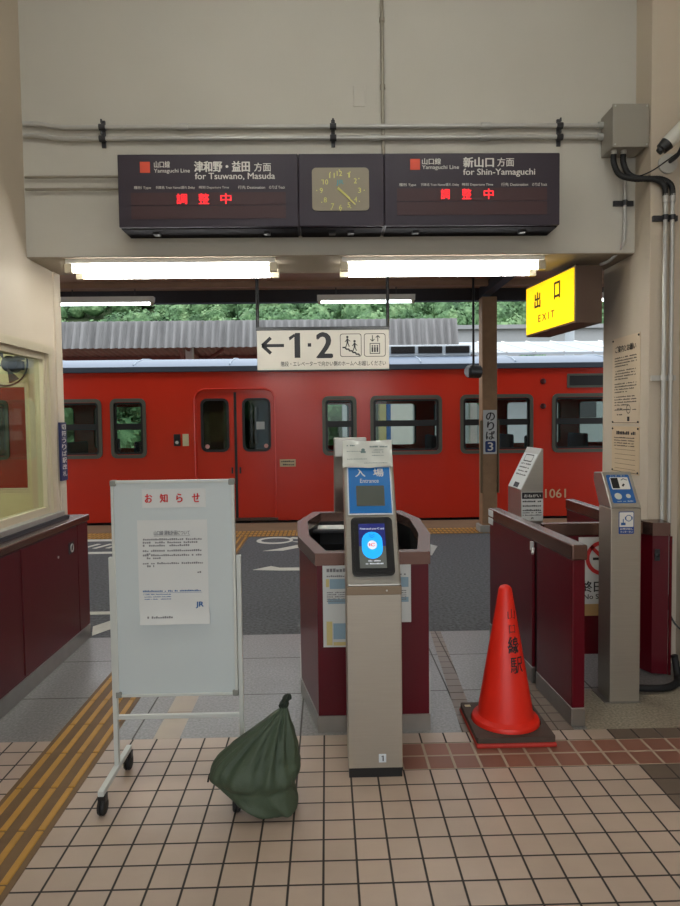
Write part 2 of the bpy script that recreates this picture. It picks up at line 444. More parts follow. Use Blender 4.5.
# windows of the office
def win_frame(name, m, place, u0_, u1_, v0, v1, wd, mull, gl, d0=.0, th=.05):
    bm = bmesh.new(); holes = []
    us = [u0_] + mull + [u1_]
    for a, b_ in zip(us, us[1:]): holes.append([(a+wd, v0+wd), (b_-wd*.6, v0+wd), (b_-wd*.6, v1-wd), (a+wd, v1-wd)])
    holed(bm, [(u0_, v0), (u1_, v0), (u1_, v1), (u0_, v1)], holes, lambda u, v, d: place(u, v, d0+d), th)
    o = struct(name, bm, m)
    for a, b_ in zip(us, us[1:]):
        bm = bmesh.new(); holed(bm, [(a+.01, v0+.01), (b_-.01, v0+.01), (b_-.01, v1-.01), (a+.01, v1-.01)], [], lambda u, v, d: place(u, v, d0+th*.4+d), .005)
        obj('pane', bm, gl, o)
    return o
win_frame('window_1', alu_m, lambda u, v, d: (XL-d, u, v), WY0, WY1, WZ0, WZ1, .05, [3.3], offglass_m, .01, .06)
struct('trim_window_casing', PR([(XL+.018, WZ1-.01), (XL+.018, WZ1+.045), (XL-.01, WZ1+.045), (XL-.01, WZ1-.01)], 'Y', WY0-.05, WY1+.06), alu_m)
struct('trim_window_jamb', B(XL-.01, XL+.016, WY1+.005, WY1+.06, WZ0-.02, WZ1-.01), alu_m)
struct('trim_window_sill', B(XL-.08, XL+.045, WY0-.05, WY1+.12, WZ0-.03, WZ0+.005, .004), mat('grey_aluminium_sill', (160, 160, 156), .4, .5))
struct('trim_sill_gasket', B(XL-.02, XL+.06, WY0-.05, WY1+.16, .905, WZ0-.03), mat('dark_gasket', (34, 36, 44), .5))
win_frame('window_2', alu_m, lambda u, v, d: (u, 4.66-d, v), -5.2, -2.08, 1.08, 1.86, .035, [-3.7], offglass_m, 0, .05)
struct('trim_left_jamb_post', B(XL-.005, XL+.012, 4.60, 4.702, .905, ZS), wallL_m)

# ------------------------------------------------------------------ ticket office counter on the left
t = thing('office_counter', 'maroon counter front with steel rail under the ticket window at left', 'counter', (XL, 3.4, 0))
CX = -1.75
obj('body', B(XL+.003, CX-.006, 1.0, 4.755, .10, .86), mard_m, t)
obj('kick_plate', B(XL+.003, CX+.002, 1.0, 4.757, 0, .10, .003), kick_m, t)
obj('top_rail', B(XL+.003, CX+.012, 1.0, 4.775, .86, .905, .006), rail_m, t)
for a, b_ in ((1.3, 2.5), (2.52, 3.71), (3.73, 4.56)):
    d = obj('door', B(CX-.012, CX, a, b_, .115, .85, .003), mard_m, t)
    if b_ > 4:
        h = obj('latch', B(CX, CX+.004, b_-.16, b_-.07, .68, .76, .002), dgrey_m, d)
        obj('latch_ring', TB([(CX+.008, b_-.115+.022*math.cos(q*.6283), .72+.028*math.sin(q*.6283)) for q in range(11)], .004, 6), galv_m, d, True)
        obj('keyhole', LT((CX-.002, b_-.33, .70), [(.008, 0), (.008, .006)], 12, 'X'), galv_m, d)
obj('end_panel', B(CX-.012, CX, 4.57, 4.757, .105, .857, .002), mard_m, t)

# vertical blue sign on the wall end
t = thing('wall_sign', 'narrow vertical dark blue sign on the left wall end beside the window', 'sign', (XL, 4.63, 1.36))
obj('plate', B(XL+.012, XL+.026, 4.585, 4.697, 1.165, 1.575, .002), mat('navy_sign', (24, 36, 84), .45), t)
p = Print(lambda u, v: (XL+.028, u, v))
for i, ch in enumerate('切符うりば駅改札'): p.text(ch, 4.605, 4.678, 1.525-i*.047, 1.562-i*.047, .02)
p.done('lettering', white_m, t)

# things seen through the office window: wall fan, box
t = thing('office_fan', 'dark wall fan hanging inside the office behind the ticket window', 'fan', (-2.12, 4.3, 1.95))
obj('motor', LT((-2.12, 4.42, 1.97), [(.03, 0), (.055, .02), (.055, .1), (.03, .14)], 20, 'Y'), dgrey_m, t, True)
obj('guard', TB([(-2.12+.15*math.cos(q*PI/16), 4.38, 1.97+.15*math.sin(q*PI/16)) for q in range(33)], .006, 6), black_m, t, True)
bm = bmesh.new()
for q in range(4):
    a = q*PI/2+.4; c, s = math.cos(a), math.sin(a)
    prism(bm, [(-2.12+c*.03, 1.97+s*.03), (-2.12+c*.13-s*.04, 1.97+s*.13+c*.04), (-2.12+c*.13+s*.03, 1.97+s*.13-c*.03)], 'Y', 4.385, 4.395)
obj('blades', bm, dgrey_m, t)
obj('bracket', B(-2.15, -2.09, 4.52, 4.605, 1.94, 2.0, .005), dgrey_m, t)

# ------------------------------------------------------------------ departure boards + clock
def board_box(t, x0, x1):
    obj('casing', B(x0, x1, 4.0, YL0, 2.735, 3.165, .006), board_m, t)
    bm = bmesh.new()
    for a in (x0+.2, x1-.2): box(bm, a-.02, a+.02, 4.08, 4.13, 2.715, 2.736, .003)
    obj('bottom_catch', bm, black_m, t)
    obj('bottom_trim', B(x0+.01, x1-.01, 4.02, 4.21, 2.728, 2.736), under_m, t)
def dep_board(x0, x1, label, sq, yama, YLn, dest, destr, hou, fo, fot, hs, led, cs, dx):
    t = thing('departure_board', label, 'departure board', ((x0+x1)/2, 4.1, 2.73), 'departure boards beside the clock')
    board_box(t, x0, x1)
    y = 4.0
    for a in led:
        d = obj('led_panel', B(a[0], a[1], y-.003, y+.002, a[2], a[3]), ledbg_m, t)
    Print(flatY(y)).rect(*sq).done('line_colour_square', mat('line_orange', (224, 84, 58), .5), t)
    p = Print(flatY(y)); p.text('山口線', *yama, .02); p.text('Yamaguchi Line', *YLn, .01); p.text(dest, *destr, .045); p.text('方面', *hou, .02)
    p.text(fot, *fo, .02)
    for s_, r_ in zip(('種別 Type', '列車名 Train Name/遅れ Delay', '時刻 Departure Time', '行先 Destination', 'のりば Track'), hs): p.text(s_, *r_, .01)
    p.done('lettering', white_m, t)
    for ch, r_ in zip('調整中', cs): Print(flatY(y-.004)).text(ch, r_[0]+.004, r_[1]-.004, r_[2]+.008, r_[3]-.006, 0).done('led_character', led_m, t)
    return t
dep_board(-1.227, -.150, 'dark departure board for Tsuwano and Masuda, left of the clock',
  (-1.093, -1.033, 3.055, 3.12), (-1.009, -.914, 3.084, 3.123), (-1.01, -.796, 3.049, 3.078), '津和野・益田', (-.771, -.437, 3.059, 3.121), (-.413, -.311, 3.060, 3.111),
  (-.767, -.288, 3.010, 3.053), 'for Tsuwano, Masuda',
  [(-1.132, -1.03, 2.957, 2.977), (-1.001, -.768, 2.957, 2.977), (-.744, -.565, 2.957, 2.977), (-.511, -.349, 2.957, 2.977), (-.325, -.229, 2.957, 2.977)],
  [(-1.151, -.226, 2.864, 2.938), (-1.151, -.226, 2.783, 2.859)], [(-.883, -.812, 2.861, 2.937), (-.752, -.68, 2.861, 2.937), (-.62, -.548, 2.861, 2.937)], 0)
dep_board(.369, 1.435, 'dark departure board for Shin-Yamaguchi, right of the clock',
  (.525, .585, 3.065, 3.13), (.597, .712, 3.096, 3.133), (.597, .821, 3.062, 3.092), '新山口', (.845, 1.033, 3.079, 3.138), (1.052, 1.155, 3.083, 3.134),
  (.845, 1.283, 3.022, 3.070), 'for Shin-Yamaguchi',
  [(.457, .56, 2.966, 2.986), (.59, .821, 2.966, 2.986), (.839, 1.027, 2.966, 2.986), (1.076, 1.24, 2.966, 2.986), (1.265, 1.356, 2.966, 2.986)],
  [(.444, 1.356, 2.880, 2.957), (.444, 1.356, 2.797, 2.875)], [(.705, .766, 2.881, 2.957), (.833, .899, 2.881, 2.957), (.966, 1.033, 2.881, 2.957)], 0)
t = thing('wall_clock', 'rectangular station clock set between the two departure boards', 'clock', (.11, 4.1, 2.73))
board_box(t, -.148, .367)
f = obj('clock_face', PR(rrect(-.067, .276, 2.825, 3.079, .025), 'Y', 3.994, 4.001), mat('beige_clock_face', (150, 142, 124), .45), t)
cx, cz = .1025, 2.944
p = Print(flatY(3.994))
NP = [(.050, .090), (.091, .056), (.116, 0), (.092, -.053), (.051, -.086), (0, -.100)]
NP += [(-.047, -.092), (-.091, -.056), (-.114, 0), (-.088, .050), (-.049, .088), (-.004, .100)]
for k, (a, c) in enumerate(NP):
    X, Z = cx+a, cz+c; wd = .009 if k < 9 else .016
    p.text(str(k+1), X-wd, X+wd, Z-.015, Z+.015, .012 if k else 0)
    q2 = 1.24 if k not in (0, 4, 5, 6, 10, 11) else 1.2; p.rect(cx+a*q2-.003, cx+a*q2+.003, cz+c*q2-.003, cz+c*q2+.003)
p.done('numerals', gold_m, f)
p = Print(flatY(3.994)); p.text('JR', cx-.025, cx+.022, cz+.028, cz+.062, .03); p.done('logo', mat('teal_print', (90, 160, 170), .5), f)
def hand(a, L, wd, y):
    d = Vector((math.sin(a), math.cos(a))); n = Vector((d.y, -d.x))
    pts = [Vector((cx, cz)) - d*.02 + n*wd, Vector((cx, cz)) - d*.02 - n*wd, Vector((cx, cz)) + d*L - n*wd*.6, Vector((cx, cz)) + d*L + n*wd*.6]
    return PR([tuple(v) for v in pts], 'Y', y-.003, y)
obj('hour_hand', hand(math.radians(131), .075, .007, 3.990), gold_m, t)
obj('minute_hand', hand(math.radians(134), .125, .005, 3.986), gold_m, t)

# ------------------------------------------------------------------ fluorescent fixtures
def fixture(label, x0, x1, y, z, tubes, tm, hang=0, group=None):
    xm = (x0+x1)/2; t = thing('fluorescent_light', label, 'light fixture', (xm, y, z), group)
    dy = .19 if tubes == 2 else .0
    if tubes == 2:
        for s in (-1, 1):
            yy = y + s*dy/2
            obj('batten', B(x0-.03, x1+.03, yy-.03, yy+.03, z+.035, z+.068, .004), white_m, t)
            obj('tube', TB([(x0+.02, yy, z), (x1-.02, yy, z)], .0165, 14), tm, t, True)
            for xx in (x0-.015, x1+.015):
                obj('lamp_holder', B(xx-.025, xx+.025, yy-.018, yy+.018, z-.022, z+.036, .004), alu_m, t)
    else:
        obj('housing', PR([(y-.055, z+.09), (y+.055, z+.09), (y+.03, z+.02), (y-.03, z+.02)], 'X', x0-.05, x1+.05), white_m, t)
        obj('tube', TB([(x0, y, z), (x1, y, z)], .0165, 14), tm, t, True)
        for xx in (x0-.02, x1+.02): obj('lamp_holder', B(xx-.02, xx+.02, y-.02, y+.02, z-.022, z+.03, .004), alu_m, t)
    if hang:
        for xx in (x0+.2, x1-.2): obj('hanger', TB([(xx, y, z+.08), (xx, y, hang)], .008, 8), dgrey_m, t)
    return t
fixture('twin fluorescent tube light under the lintel, above the left opening', -1.625, -.345, 4.38, 2.552, 2, tube_m, 0, 'twin tube lights under the lintel')
fixture('twin fluorescent tube light under the lintel, beside the yellow exit sign', .145, 1.40, 4.38, 2.552, 2, tube_m, 0, 'twin tube lights under the lintel')
fixture('platform fluorescent light hanging at the upper left above the red train', -3.52, -2.3, 8.75, 3.14, 1, tube2_m, 3.40, 'platform fluorescent lights')
fixture('platform fluorescent light behind the hanging 1-2 sign, left of the pillar', -.05, 1.15, 8.75, 3.14, 1, tube2_m, 3.40, 'platform fluorescent lights')
fixture('platform fluorescent light at far right, half hidden behind the exit sign', 3.42, 4.64, 8.75, 3.14, 1, tube2_m, 3.40, 'platform fluorescent lights')
GL = 'added fill lights of the station hall'  # out-of-view lamps added to brighten the hall
hall = fixture('added hall fill light out of view, left of the middle', -1.35, -.1, 2.0, 4.55, 2, tube_m, 0, GL)
for hx, hy, lab in ((.95, 2.0, 'added hall fill light out of view, right of the middle'),):
    h2_ = copy_tree(hall); h2_.location = (hx, hy, 4.55); h2_['label'] = lab
for ox_, oy_, lab in ((-2.9, 2.4, 'added office fill light nearest the ticket window'), (-2.9, 3.9, 'added office fill light by the platform window'), (-4.8, 3.2, 'added office fill light deeper in the office')):  # lamps added to brighten the office behind the ticket window
    of_ = copy_tree(hall); of_.location = (ox_, oy_, 2.38); of_['label'] = lab; of_['group'] = 'added office fill lights'

# ------------------------------------------------------------------ conduits on the lintel
def pipe(label, pts, r, m, name='conduit_pipe', n=8, clamps=(), couplers=()):
    P = smooth_path(pts, n) if n else [Vector(p) for p in pts]
    o = thing(name, label, 'pipe', pts[0], 'conduits on the walls')
    obj('run', TB(P, r, 10), m, o, True)
    for (a, b_) in couplers: obj('coupler', TB([a, b_], r*1.5, 10), m, o, True)
    return o
yp = YL0 - .028
def run(z, x0=-1.86, x1=1.80, dz=0, r=.0135):
    return [(x0, yp, z+dz), (-1.78, yp, z+dz), (-1.62, yp, z), (-1.4, yp, z), (0, yp, z), (x1-.2, yp, z), (x1, yp, z)]
pipe('upper of the two thick steel conduits running along the wall to the grey box', run(3.408, dz=.022), .014, galv_m, couplers=[((1.0, yp, 3.408), (1.06, yp, 3.408)), ((-.9, yp, 3.408), (-.84, yp, 3.408))])
pipe('lower of the two thick steel conduits running along the wall to the grey box', run(3.338, dz=.022), .014, galv_m, couplers=[((1.0, yp, 3.338), (1.06, yp, 3.338)), ((.3, yp, 3.338), (.36, yp, 3.338))])
pipe('upper thin conduit entering the left end of the departure board', [(-1.86, yp, 3.105), (-1.5, yp, 3.105), (-1.21, yp, 3.105)], .0085, galvd_m)
pipe('lower thin conduit entering the left end of the departure board', [(-1.86, yp, 3.03), (-1.5, yp, 3.03), (-1.21, yp, 3.03)], .0085, galvd_m)
pipe('vertical conduit coming down from the ceiling behind the boards', [(.381, YL0-.012, 4.6), (.382, YL0-.012, 3.8), (.383, YL0-.012, 3.17)], .0115, galvd_m,
     couplers=[((.3815, YL0-.012, 4.055), (.3815, YL0-.012, 4.08)), ((.3825, YL0-.012, 3.645), (.3825, YL0-.012, 3.67))])
for i, (xx, lab) in enumerate(((-1.372, 'dark pipe clamp on the twin conduits, leftmost of the three'), (.067, 'dark pipe clamp on the twin conduits, above the clock'), (1.5, 'dark pipe clamp on the twin conduits, nearest the grey box'))):
    t = thing('pipe_clamp', lab, 'clamp', (xx, yp, 3.37), 'pipe clamps')
    obj('rail', B(xx-.012, xx+.012, YL0-.014, YL0, 3.29, 3.455), dgrey_m, t)
    for z in (3.408, 3.338):
        obj('saddle', TB([(xx-.02, yp, z), (xx+.02, yp, z)], .02, 10), dgrey_m, t)
        obj('screw', TB([(xx, yp-.02, z+.02), (xx, yp-.02, z+.04)], .006, 8), dgrey_m, t)
t = thing('cover_plate', 'small blank cover plate painted over on the wall left of the vertical conduit', 'cover plate', (.235, YL0, 3.6))
obj('plate', B(.197, .273, YL0-.006, YL0, 3.54, 3.67, .003), wall_m, t)
# junction box
t = thing('junction_box', 'grey metal junction box at the upper right end of the conduits', 'box', (1.885, 4.13, 3.26))
obj('body', B(1.775, 1.99, 4.045, YL0, 3.215, 3.465, .006), boxg_m, t)
obj('lid', B(1.77, 1.995, 4.033, 4.047, 3.21, 3.47, .005), boxg_m, t)
bm = bmesh.new()
for a in (1.785, 1.98):
    for c in (3.225, 3.455): lathe(bm, (a, 4.029, c), [(.005, 0), (.005, .005)], 10, 'Y')
obj('screws', bm, galv_m, t)
for z in (3.408, 3.338): obj('gland', TB([(1.745, yp, z), (1.778, yp, z)], .022, 12), galv_m, t)
# black flexible hoses from box to the right pier conduits
XC1, XC2, YP = 2.075, 2.118, 3.985
def hose(label, x0, x1, z1):
    pts = [(x0, 4.1, 3.215), (x0, 4.1, 3.14), (x0+.03, 4.08, 3.06), (x0+.10, 4.04, 3.02), (x1-.07, 4.0, 3.005), (x1-.012, YP, 2.965), (x1, YP, 2.90)]
    P = smooth_path(pts, 12); o = thing('flexible_hose', label, 'hose', pts[0], 'black hoses below the grey box')
    rr = [.0165 + (.0015 if i % 2 else 0) for i in range(len(P))]
    obj('hose', TB(P, rr, 10), rub_m, o, True)
    obj('end_fitting', TB([(x0, 4.1, 3.19), (x0, 4.1, 3.22)], .018, 12), galv_m, o, True)
    obj('lower_fitting', TB([(x1, YP, 2.86), (x1, YP, 2.91)], .017, 12), galv_m, o, True)
hose('black flexible hose leaving the grey box, left of the pair', 1.808, XC1, 0)
hose('black flexible hose leaving the grey box, right of the pair', 1.868, XC2, 0)
for XC, nm in ((XC1, 'left'), (XC2, 'right')):
    pipe('vertical steel conduit on the right pier, %s of the pair below the hoses' % nm, [(XC, YP, 2.89), (XC, YP, 1.6), (XC, YP, .55), (XC, YP, .32)], .0125, galv_m)
for z, lab in ((2.77, 'strut clamp holding the vertical conduits just below the hoses'), (1.80, 'strut clamp holding the vertical conduits beside the wall posters'), (.78, 'strut clamp holding the vertical conduits near the maroon gate post')):
    t = thing('pipe_clamp', lab, 'clamp', (2.09, YP, z), 'pipe clamps')
    obj('rail', B(2.01, 2.16, YP+.014, 4.02, z-.016, z+.016), dgrey_m if z > 2 else galv_m, t)
    for XC in (XC1, XC2): obj('saddle', TB([(XC, YP, z-.015), (XC, YP, z+.015)], .019, 10), dgrey_m if z > 2 else galv_m, t)
pipe('thin steel conduit from the grey box down and under the lintel end', [(1.925, YL0-.02, 3.215), (1.925, YL0-.02, 3.0), (1.925, YL0-.02, 2.75), (1.915, YL0-.012, 2.66), (1.89, YL0+.10, 2.60), (1.875, YL0+.22, 2.598)], .0105, galv_m)
t = thing('pipe_clamp', 'dark clamp on the thin conduit between grey box and exit sign', 'clamp', (1.925, YL0, 2.93), 'pipe clamps')
obj('rail', B(1.855, 1.985, YL0-.012, YL0, 2.912, 2.945), dgrey_m, t)
obj('saddle', TB([(1.925, YL0-.02, 2.912), (1.925, YL0-.02, 2.945)], .016, 10), dgrey_m, t)
# security camera
t = thing('security_camera', 'white cylindrical security camera with black lens on the right wall', 'camera', (2.12, 3.8, 3.0))
a0, a1 = Vector((1.985, 3.85, 3.128)), Vector((2.15, 3.80, 3.30))
dv = (a1-a0).normalized()
obj('body', TB([a0+dv*.03, a0+dv*.035, a1+dv*.05], [.034, .040, .040], 20), mat('white_camera_shell', (205, 205, 196), .4), t, True)
obj('lens_hood', TB([a0-dv*.012, a0-dv*.01, a0+dv*.034], [.024, .034, .041], 20), black_m, t, True)
obj('lens', TB([a0-dv*.030, a0-dv*.01], [.020, .024], 16), black_m, t, True)
obj('mount_plate', LT((2.10, 4.006, 3.10), [(.058, 0), (.058, .013)], 24, 'Y'), mat('clear_white_plate', (190, 190, 184), .4), t, True)
obj('mount_arm', TB(smooth_path([(2.11, 4.006, 3.11), (2.12, 3.94, 3.12), (2.12, 3.88, 3.16), (2.12, 3.83, 3.23)], 6), .012, 10), dgrey_m, t, True)
obj('cable', TB(smooth_path([(2.14, 3.95, 3.15), (2.07, 3.97, 3.10), (2.0, 4.0, 3.055), (1.94, 4.05, 3.04), (1.90, 4.12, 3.06)], 8), .004, 6), black_m, t, True)

# ------------------------------------------------------------------ yellow exit sign
t = thing('exit_sign', 'lit yellow EXIT box sign hanging under the lintel at right', 'sign', (1.72, 4.72, 2.39))
e0, e1 = Vector((1.66, 4.35)), Vector((1.564, 5.1)); ed = (e1-e0).normalized(); en = Vector((-ed.y, ed.x)); EL = (e1-e0).length
Z0, Z1 = 2.195, 2.575
def es(u, d): q = e0 + ed*u - en*d; return (q.x, q.y)
if en.x > 0: en = -en
obj('casing', PR([es(0, .006), es(EL, .006), es(EL, .2), es(0, .2)], 'Z', Z0, Z1, .004), mat('brown_sign_casing', (96, 78, 68), .5, .3), t)
obj('face_panel', PR([es(.012, 0), es(EL-.012, 0), es(EL-.012, .012), es(.012, .012)], 'Z', Z0+.014, Z1-.014), yel_m, t)
obj('back_panel', PR([es(.012, .196), es(EL-.012, .196), es(EL-.012, .204), es(.012, .204)], 'Z', Z0+.014, Z1-.014), dgrey_m, t)
p = Print(lambda u, v: (*es(EL-u, -.002), v))
p.text('出', .159, .262, 2.385, 2.500, .05); p.text('口', .470, .563, 2.400, 2.515, .05); p.text('E X I T', .225, .48, 2.278, 2.328, .03)
p.done('lettering', ink_m, t)
for u in (.15, EL-.45): obj('hanger', PR([es(u, .09), es(u+.03, .09), es(u+.03, .11), es(u, .11)], 'Z', Z1-.01, ZS-.005), dgrey_m, t)

# ------------------------------------------------------------------ hanging 1-2 sign
t = thing('hanging_sign', 'white hanging platform sign with arrow, 1-2 and pictograms', 'sign', (-.018, 5.5, 1.99))
obj('panel', B(-.571, .534, 5.5, 5.56, 1.992, 2.325, .004), mat('off_white_sign', (200, 194, 182), .5), t)
obj('frame', B(-.577, .540, 5.495, 5.565, 2.322, 2.350, .003), black_m, t)
obj('frame_bottom', B(-.577, .540, 5.495, 5.565, 1.984, 1.994, .002), dgrey_m, t)
for xx in (-.565, .528): obj('hanger_pole', TB([(xx, 5.53, 2.345), (xx, 5.53, 3.40)], .014, 10), black_m, t, True)
p = Print(flatY(5.5)); p.text('1', -.304, -.208, 2.093, 2.300, .045); p.text('2', -.078, .064, 2.093, 2.300, .045); p.rect(-.147, -.118, 2.185, 2.214)
p.stroke([(-.53, 2.197), (-.345, 2.197)], .026); p.stroke([(-.455, 2.262), (-.525, 2.197), (-.455, 2.132)], .028)
p.text('階段・エレベーターで向かい側のホームへお越しください', -.373, .507, 2.022, 2.064, .012)
p.done('lettering', ink_m, t)
p = Print(flatY(5.5))
for a, b_ in ((.123, .303), (.324, .505)): p.ringp(rrect(a, b_, 2.097, 2.290, .02), rrect(a+.005, b_-.005, 2.102, 2.285, .017))
st = [(.143, 2.175)]
for k in range(5): st += [(.143+.028*(k+1), st[-1][1]), (.143+.028*(k+1), st[-1][1]-.014)]
p.stroke(st, .012)
for q, (a, c) in enumerate(((.185, 2.20), (.245, 2.165))):
    p.disc(a, c+.062, .010); p.stroke([(a, c+.05), (a, c+.015)], .016); p.stroke([(a, c+.02), (a-.014, c-.022)], .008); p.stroke([(a, c+.02), (a+.016, c-.018)], .008)
    p.stroke([(a-.02, c+.022), (a, c+.045), (a+.024, c+.026)], .006)
p.ringp([(.372, 2.120), (.458, 2.120), (.458, 2.21), (.372, 2.21)], [(.378, 2.126), (.452, 2.126), (.452, 2.204), (.378, 2.204)])
for a in (.394, .415, .436): p.disc(a, 2.186, .007); p.rect(a-.007, a+.007, 2.135, 2.176)
p.stroke([(.395, 2.275), (.395, 2.225)], .007); p.stroke([(.378, 2.243), (.395, 2.225), (.412, 2.243)], .007)
p.stroke([(.44, 2.222), (.44, 2.272)], .007); p.stroke([(.423, 2.255), (.44, 2.273), (.457, 2.255)], .007)
p.done('pictograms', ink_m, t)

# ------------------------------------------------------------------ whiteboard on castors
t = thing('whiteboard_stand', 'white notice board on a castor stand standing at left on the tiles', 'whiteboard', (-.65, 2.73, 0))
wf_m = mat('white_steel_frame', (196, 200, 196), .4, .1, .04); wb_m = mat('whiteboard_surface', (190, 200, 202), .3, var=.03, scale=2)
obj('panel', B(-.895, -.398, 2.73, 2.745, .412, 1.312), wb_m, t)
bm = bmesh.new()
box(bm, -.903, -.891, 2.724, 2.750, .402, 1.321, .002); box(bm, -.402, -.390, 2.724, 2.750, .402, 1.321, .002)
box(bm, -.891, -.402, 2.724, 2.750, 1.309, 1.321, .002); box(bm, -.891, -.402, 2.724, 2.750, .402, .414, .002)
obj('panel_frame', bm, wf_m, t)
cap_m = mat('grey_corner_cap', (126, 128, 122), .5)
for a, c in ((-.905, 1.298), (-.413, 1.298), (-.905, .40), (-.413, .40)): obj('corner_cap', B(a, a+.025, 2.721, 2.752, c, c+.025, .004), cap_m, t)
for s, xx in ((-1, -.914), (1, -.379)):
    obj('post', B(xx-.0095, xx+.0095, 2.735, 2.758, .09, .998, .002), wf_m, t)
    ft = obj('foot', B(xx-.012, xx+.012, 2.535, 2.915, .082, .104, .003), wf_m, t)
    for yy in (2.555, 2.895):
        c = obj('castor', LT((xx-.017, yy, .034), [(.010, 0), (.030, .003), (.034, .009), (.034, .013), (.028, .0165), (.028, .0175), (.034, .021), (.034, .025), (.030, .031), (.010, .034)], 20, 'X'), rub_m, t, True)
        obj('castor_fork', B(xx-.016, xx+.016, yy-.014, yy+.022, .05, .083, .004), black_m, c)
obj('crossbar', B(-.909, -.389, 2.738, 2.754, .300, .318, .002), wf_m, t)
obj('pen_ledge', B(-.62, -.60, 2.745, 2.76, .43, .45), wf_m, t)
# heading strip
t = thing('paper_heading', 'white paper strip with red characters taped at the top of the whiteboard', 'notice', (-.64, 2.72, 1.245))
obj('sheet', B(-.773, -.509, 2.7275, 2.729, 1.206, 1.284), paper_m, t)
p = Print(flatY(2.7275, .0008))
for ch, a, b_ in zip('お知らせ', (-.762, -.700, -.632, -.566), (-.730, -.666, -.604, -.533)): p.text(ch, a, b_, 1.228, 1.264, .05)
p.done('lettering', redink_m, t)
# notice sheet
t = thing('notice_sheet', 'white printed notice sheet taped to the middle of the whiteboard', 'notice', (-.65, 2.72, .93))
bm = bmesh.new(); N = 14; rows = []
def sheet_y(v): return 2.7275 - (.012*max(0, (.80-v)/.085)**2 if v < .80 else 0)
for k in range(N+1):
    v = .714 + (1.154-.714)*k/N
    rows.append([bm.verts.new((-.797 + (.292)*q/8 + (.004 if v < .75 else 0), sheet_y(v) - .002*math.sin(q*.8)*(v < .8), v)) for q in range(9)])
for a, b_ in zip(rows, rows[1:]):
    for q in range(8): bm.faces.new((a[q], a[q+1], b_[q+1], b_[q]))
sh = obj('sheet', bm, paper_m, t, True)
pl = lambda u, v: (u, sheet_y(v)-.0032*(v < .8)-.0008, v)
p = Print(pl); p.text('山口線 運転計画について', -.728, -.578, 1.090, 1.110, .02)
p.rect(-.728, -.578, 1.086, 1.0875)
for i, (a, b_, c) in enumerate(((-.774, -.528, 1.069), (-.775, -.545, 1.056), (-.775, -.579, 1.043), (-.776, -.529, 1.021), (-.76, -.735, 1.009), (-.776, -.53, 1.002), (-.76, -.70, .990), (-.777, -.526, .968), (-.76, -.73, .956), (-.55, -.53, .928))):
    p.dashes(a, b_, c, c+.0085, i)
p.dashes(-.762, -.65, .740, .749, 40)
p.done('printed_text', grink_m, t)
p = Print(pl); p.dashes(-.78, -.537, .851, .858, 20, .007); p.rect(-.778, -.532, .846, .8472)
for i in range(3): p.dashes(-.778, -.66, .838-.01*i, .842-.01*i, 30+i)
p.text('JR', -.560, -.526, .780, .806, .05); p.done('blue_print', blueink_m, t)

# ------------------------------------------------------------------ sandbag
t = thing('sandbag', 'tied dark green sandbag slumped on the right foot of the whiteboard stand', 'sandbag', (-.3, 2.58, 0))
secs = [(.004, -.24, -.125, .05), (.02, -.285, -.112, .085), (.055, -.345, -.112, .105), (.10, -.405, -.121, .100), (.125, -.435, -.122, .098), (.155, -.463, -.108, .122), (.19, -.452, -.104, .118),
        (.225, -.425, -.112, .09), (.27, -.375, -.116, .078), (.315, -.318, -.124, .062), (.355, -.262, -.134, .048), (.39, -.218, -.142, .034), (.415, -.186, -.147, .022), (.432, -.176, -.151, .014)]
def bagring(bm, z, x0, x1, d, n=64, amp=1.):
    cx_ = (x0+x1)/2; hw = (x1-x0)/2; ring = []
    for k in range(n):
        a = 2*PI*k/n; c, s = math.cos(a), math.sin(a)
        fold = amp*(.75*(abs(math.sin(5.5*a + 1.3*math.sin(2*a+z*9)))-.6) + .50*(abs(math.sin(10*a+.7+z*7))-.6) + .10*math.sin(27*a))*min(1, max(.08, (z-.10)/.16))
        nz = .26*noise.noise(Vector((c*1.6, s*1.6, z*11)))+.07*noise.noise(Vector((c*4, s*4, z*34)))
        e = .82
        X = math.copysign(abs(c)**e, c)*hw; Y = math.copysign(abs(s)**e, s)*d
        f = 1 + (fold*.75 + nz)*(.4+.6*abs(s))
        ring.append(bm.verts.new((cx_ + X*(1+.35*(f-1)) - .022, 2.555 + .03*z + Y*f - .0, z*.975)))
    return ring
def interp(secs, m):
    out = []
    for i in range(len(secs)-1):
        p0, p1, p2, p3 = secs[max(i-1, 0)], secs[i], secs[i+1], secs[min(i+2, len(secs)-1)]
        for k in range(m):
            q = k/m; out.append(tuple(.5*((2*b) + (c-a)*q + (2*a-5*b+4*c-d)*q*q + (3*b-a-3*c+d)*q**3) for a, b, c, d in zip(p0, p1, p2, p3)))
    return out + [secs[-1]]
bag_m = mat('green_woven_bag', (66, 80, 62), .62, var=.22, scale=5, bump=.25, bscale=220)
bm = bmesh.new(); rings = [bagring(bm, *s_) for s_ in interp(secs, 3)]
for a, b_ in zip(rings, rings[1:]):
    for k in range(64): bm.faces.new((a[k], a[(k+1) % 64], b_[(k+1) % 64], b_[k]))
bm.faces.new(rings[0][::-1]); bm.faces.new(rings[-1])
obj('sack', bm, bag_m, t, True, 180)
bm = bmesh.new()
ks = [(.426, -.180, -.150, .014), (.436, -.184, -.146, .018), (.446, -.178, -.144, .02), (.452, -.172, -.148, .014), (.462, -.170, -.134, .018), (.474, -.160, -.134, .014), (.48, -.152, -.138, .008)]
rings = [bagring(bm, *s_, n=32, amp=1.6) for s_ in interp(ks, 2)]
for a, b_ in zip(rings, rings[1:]):
    for k in range(32): bm.faces.new((a[k], a[(k+1) % 32], b_[(k+1) % 32], b_[k]))
bm.faces.new(rings[0][::-1]); bm.faces.new(rings[-1])
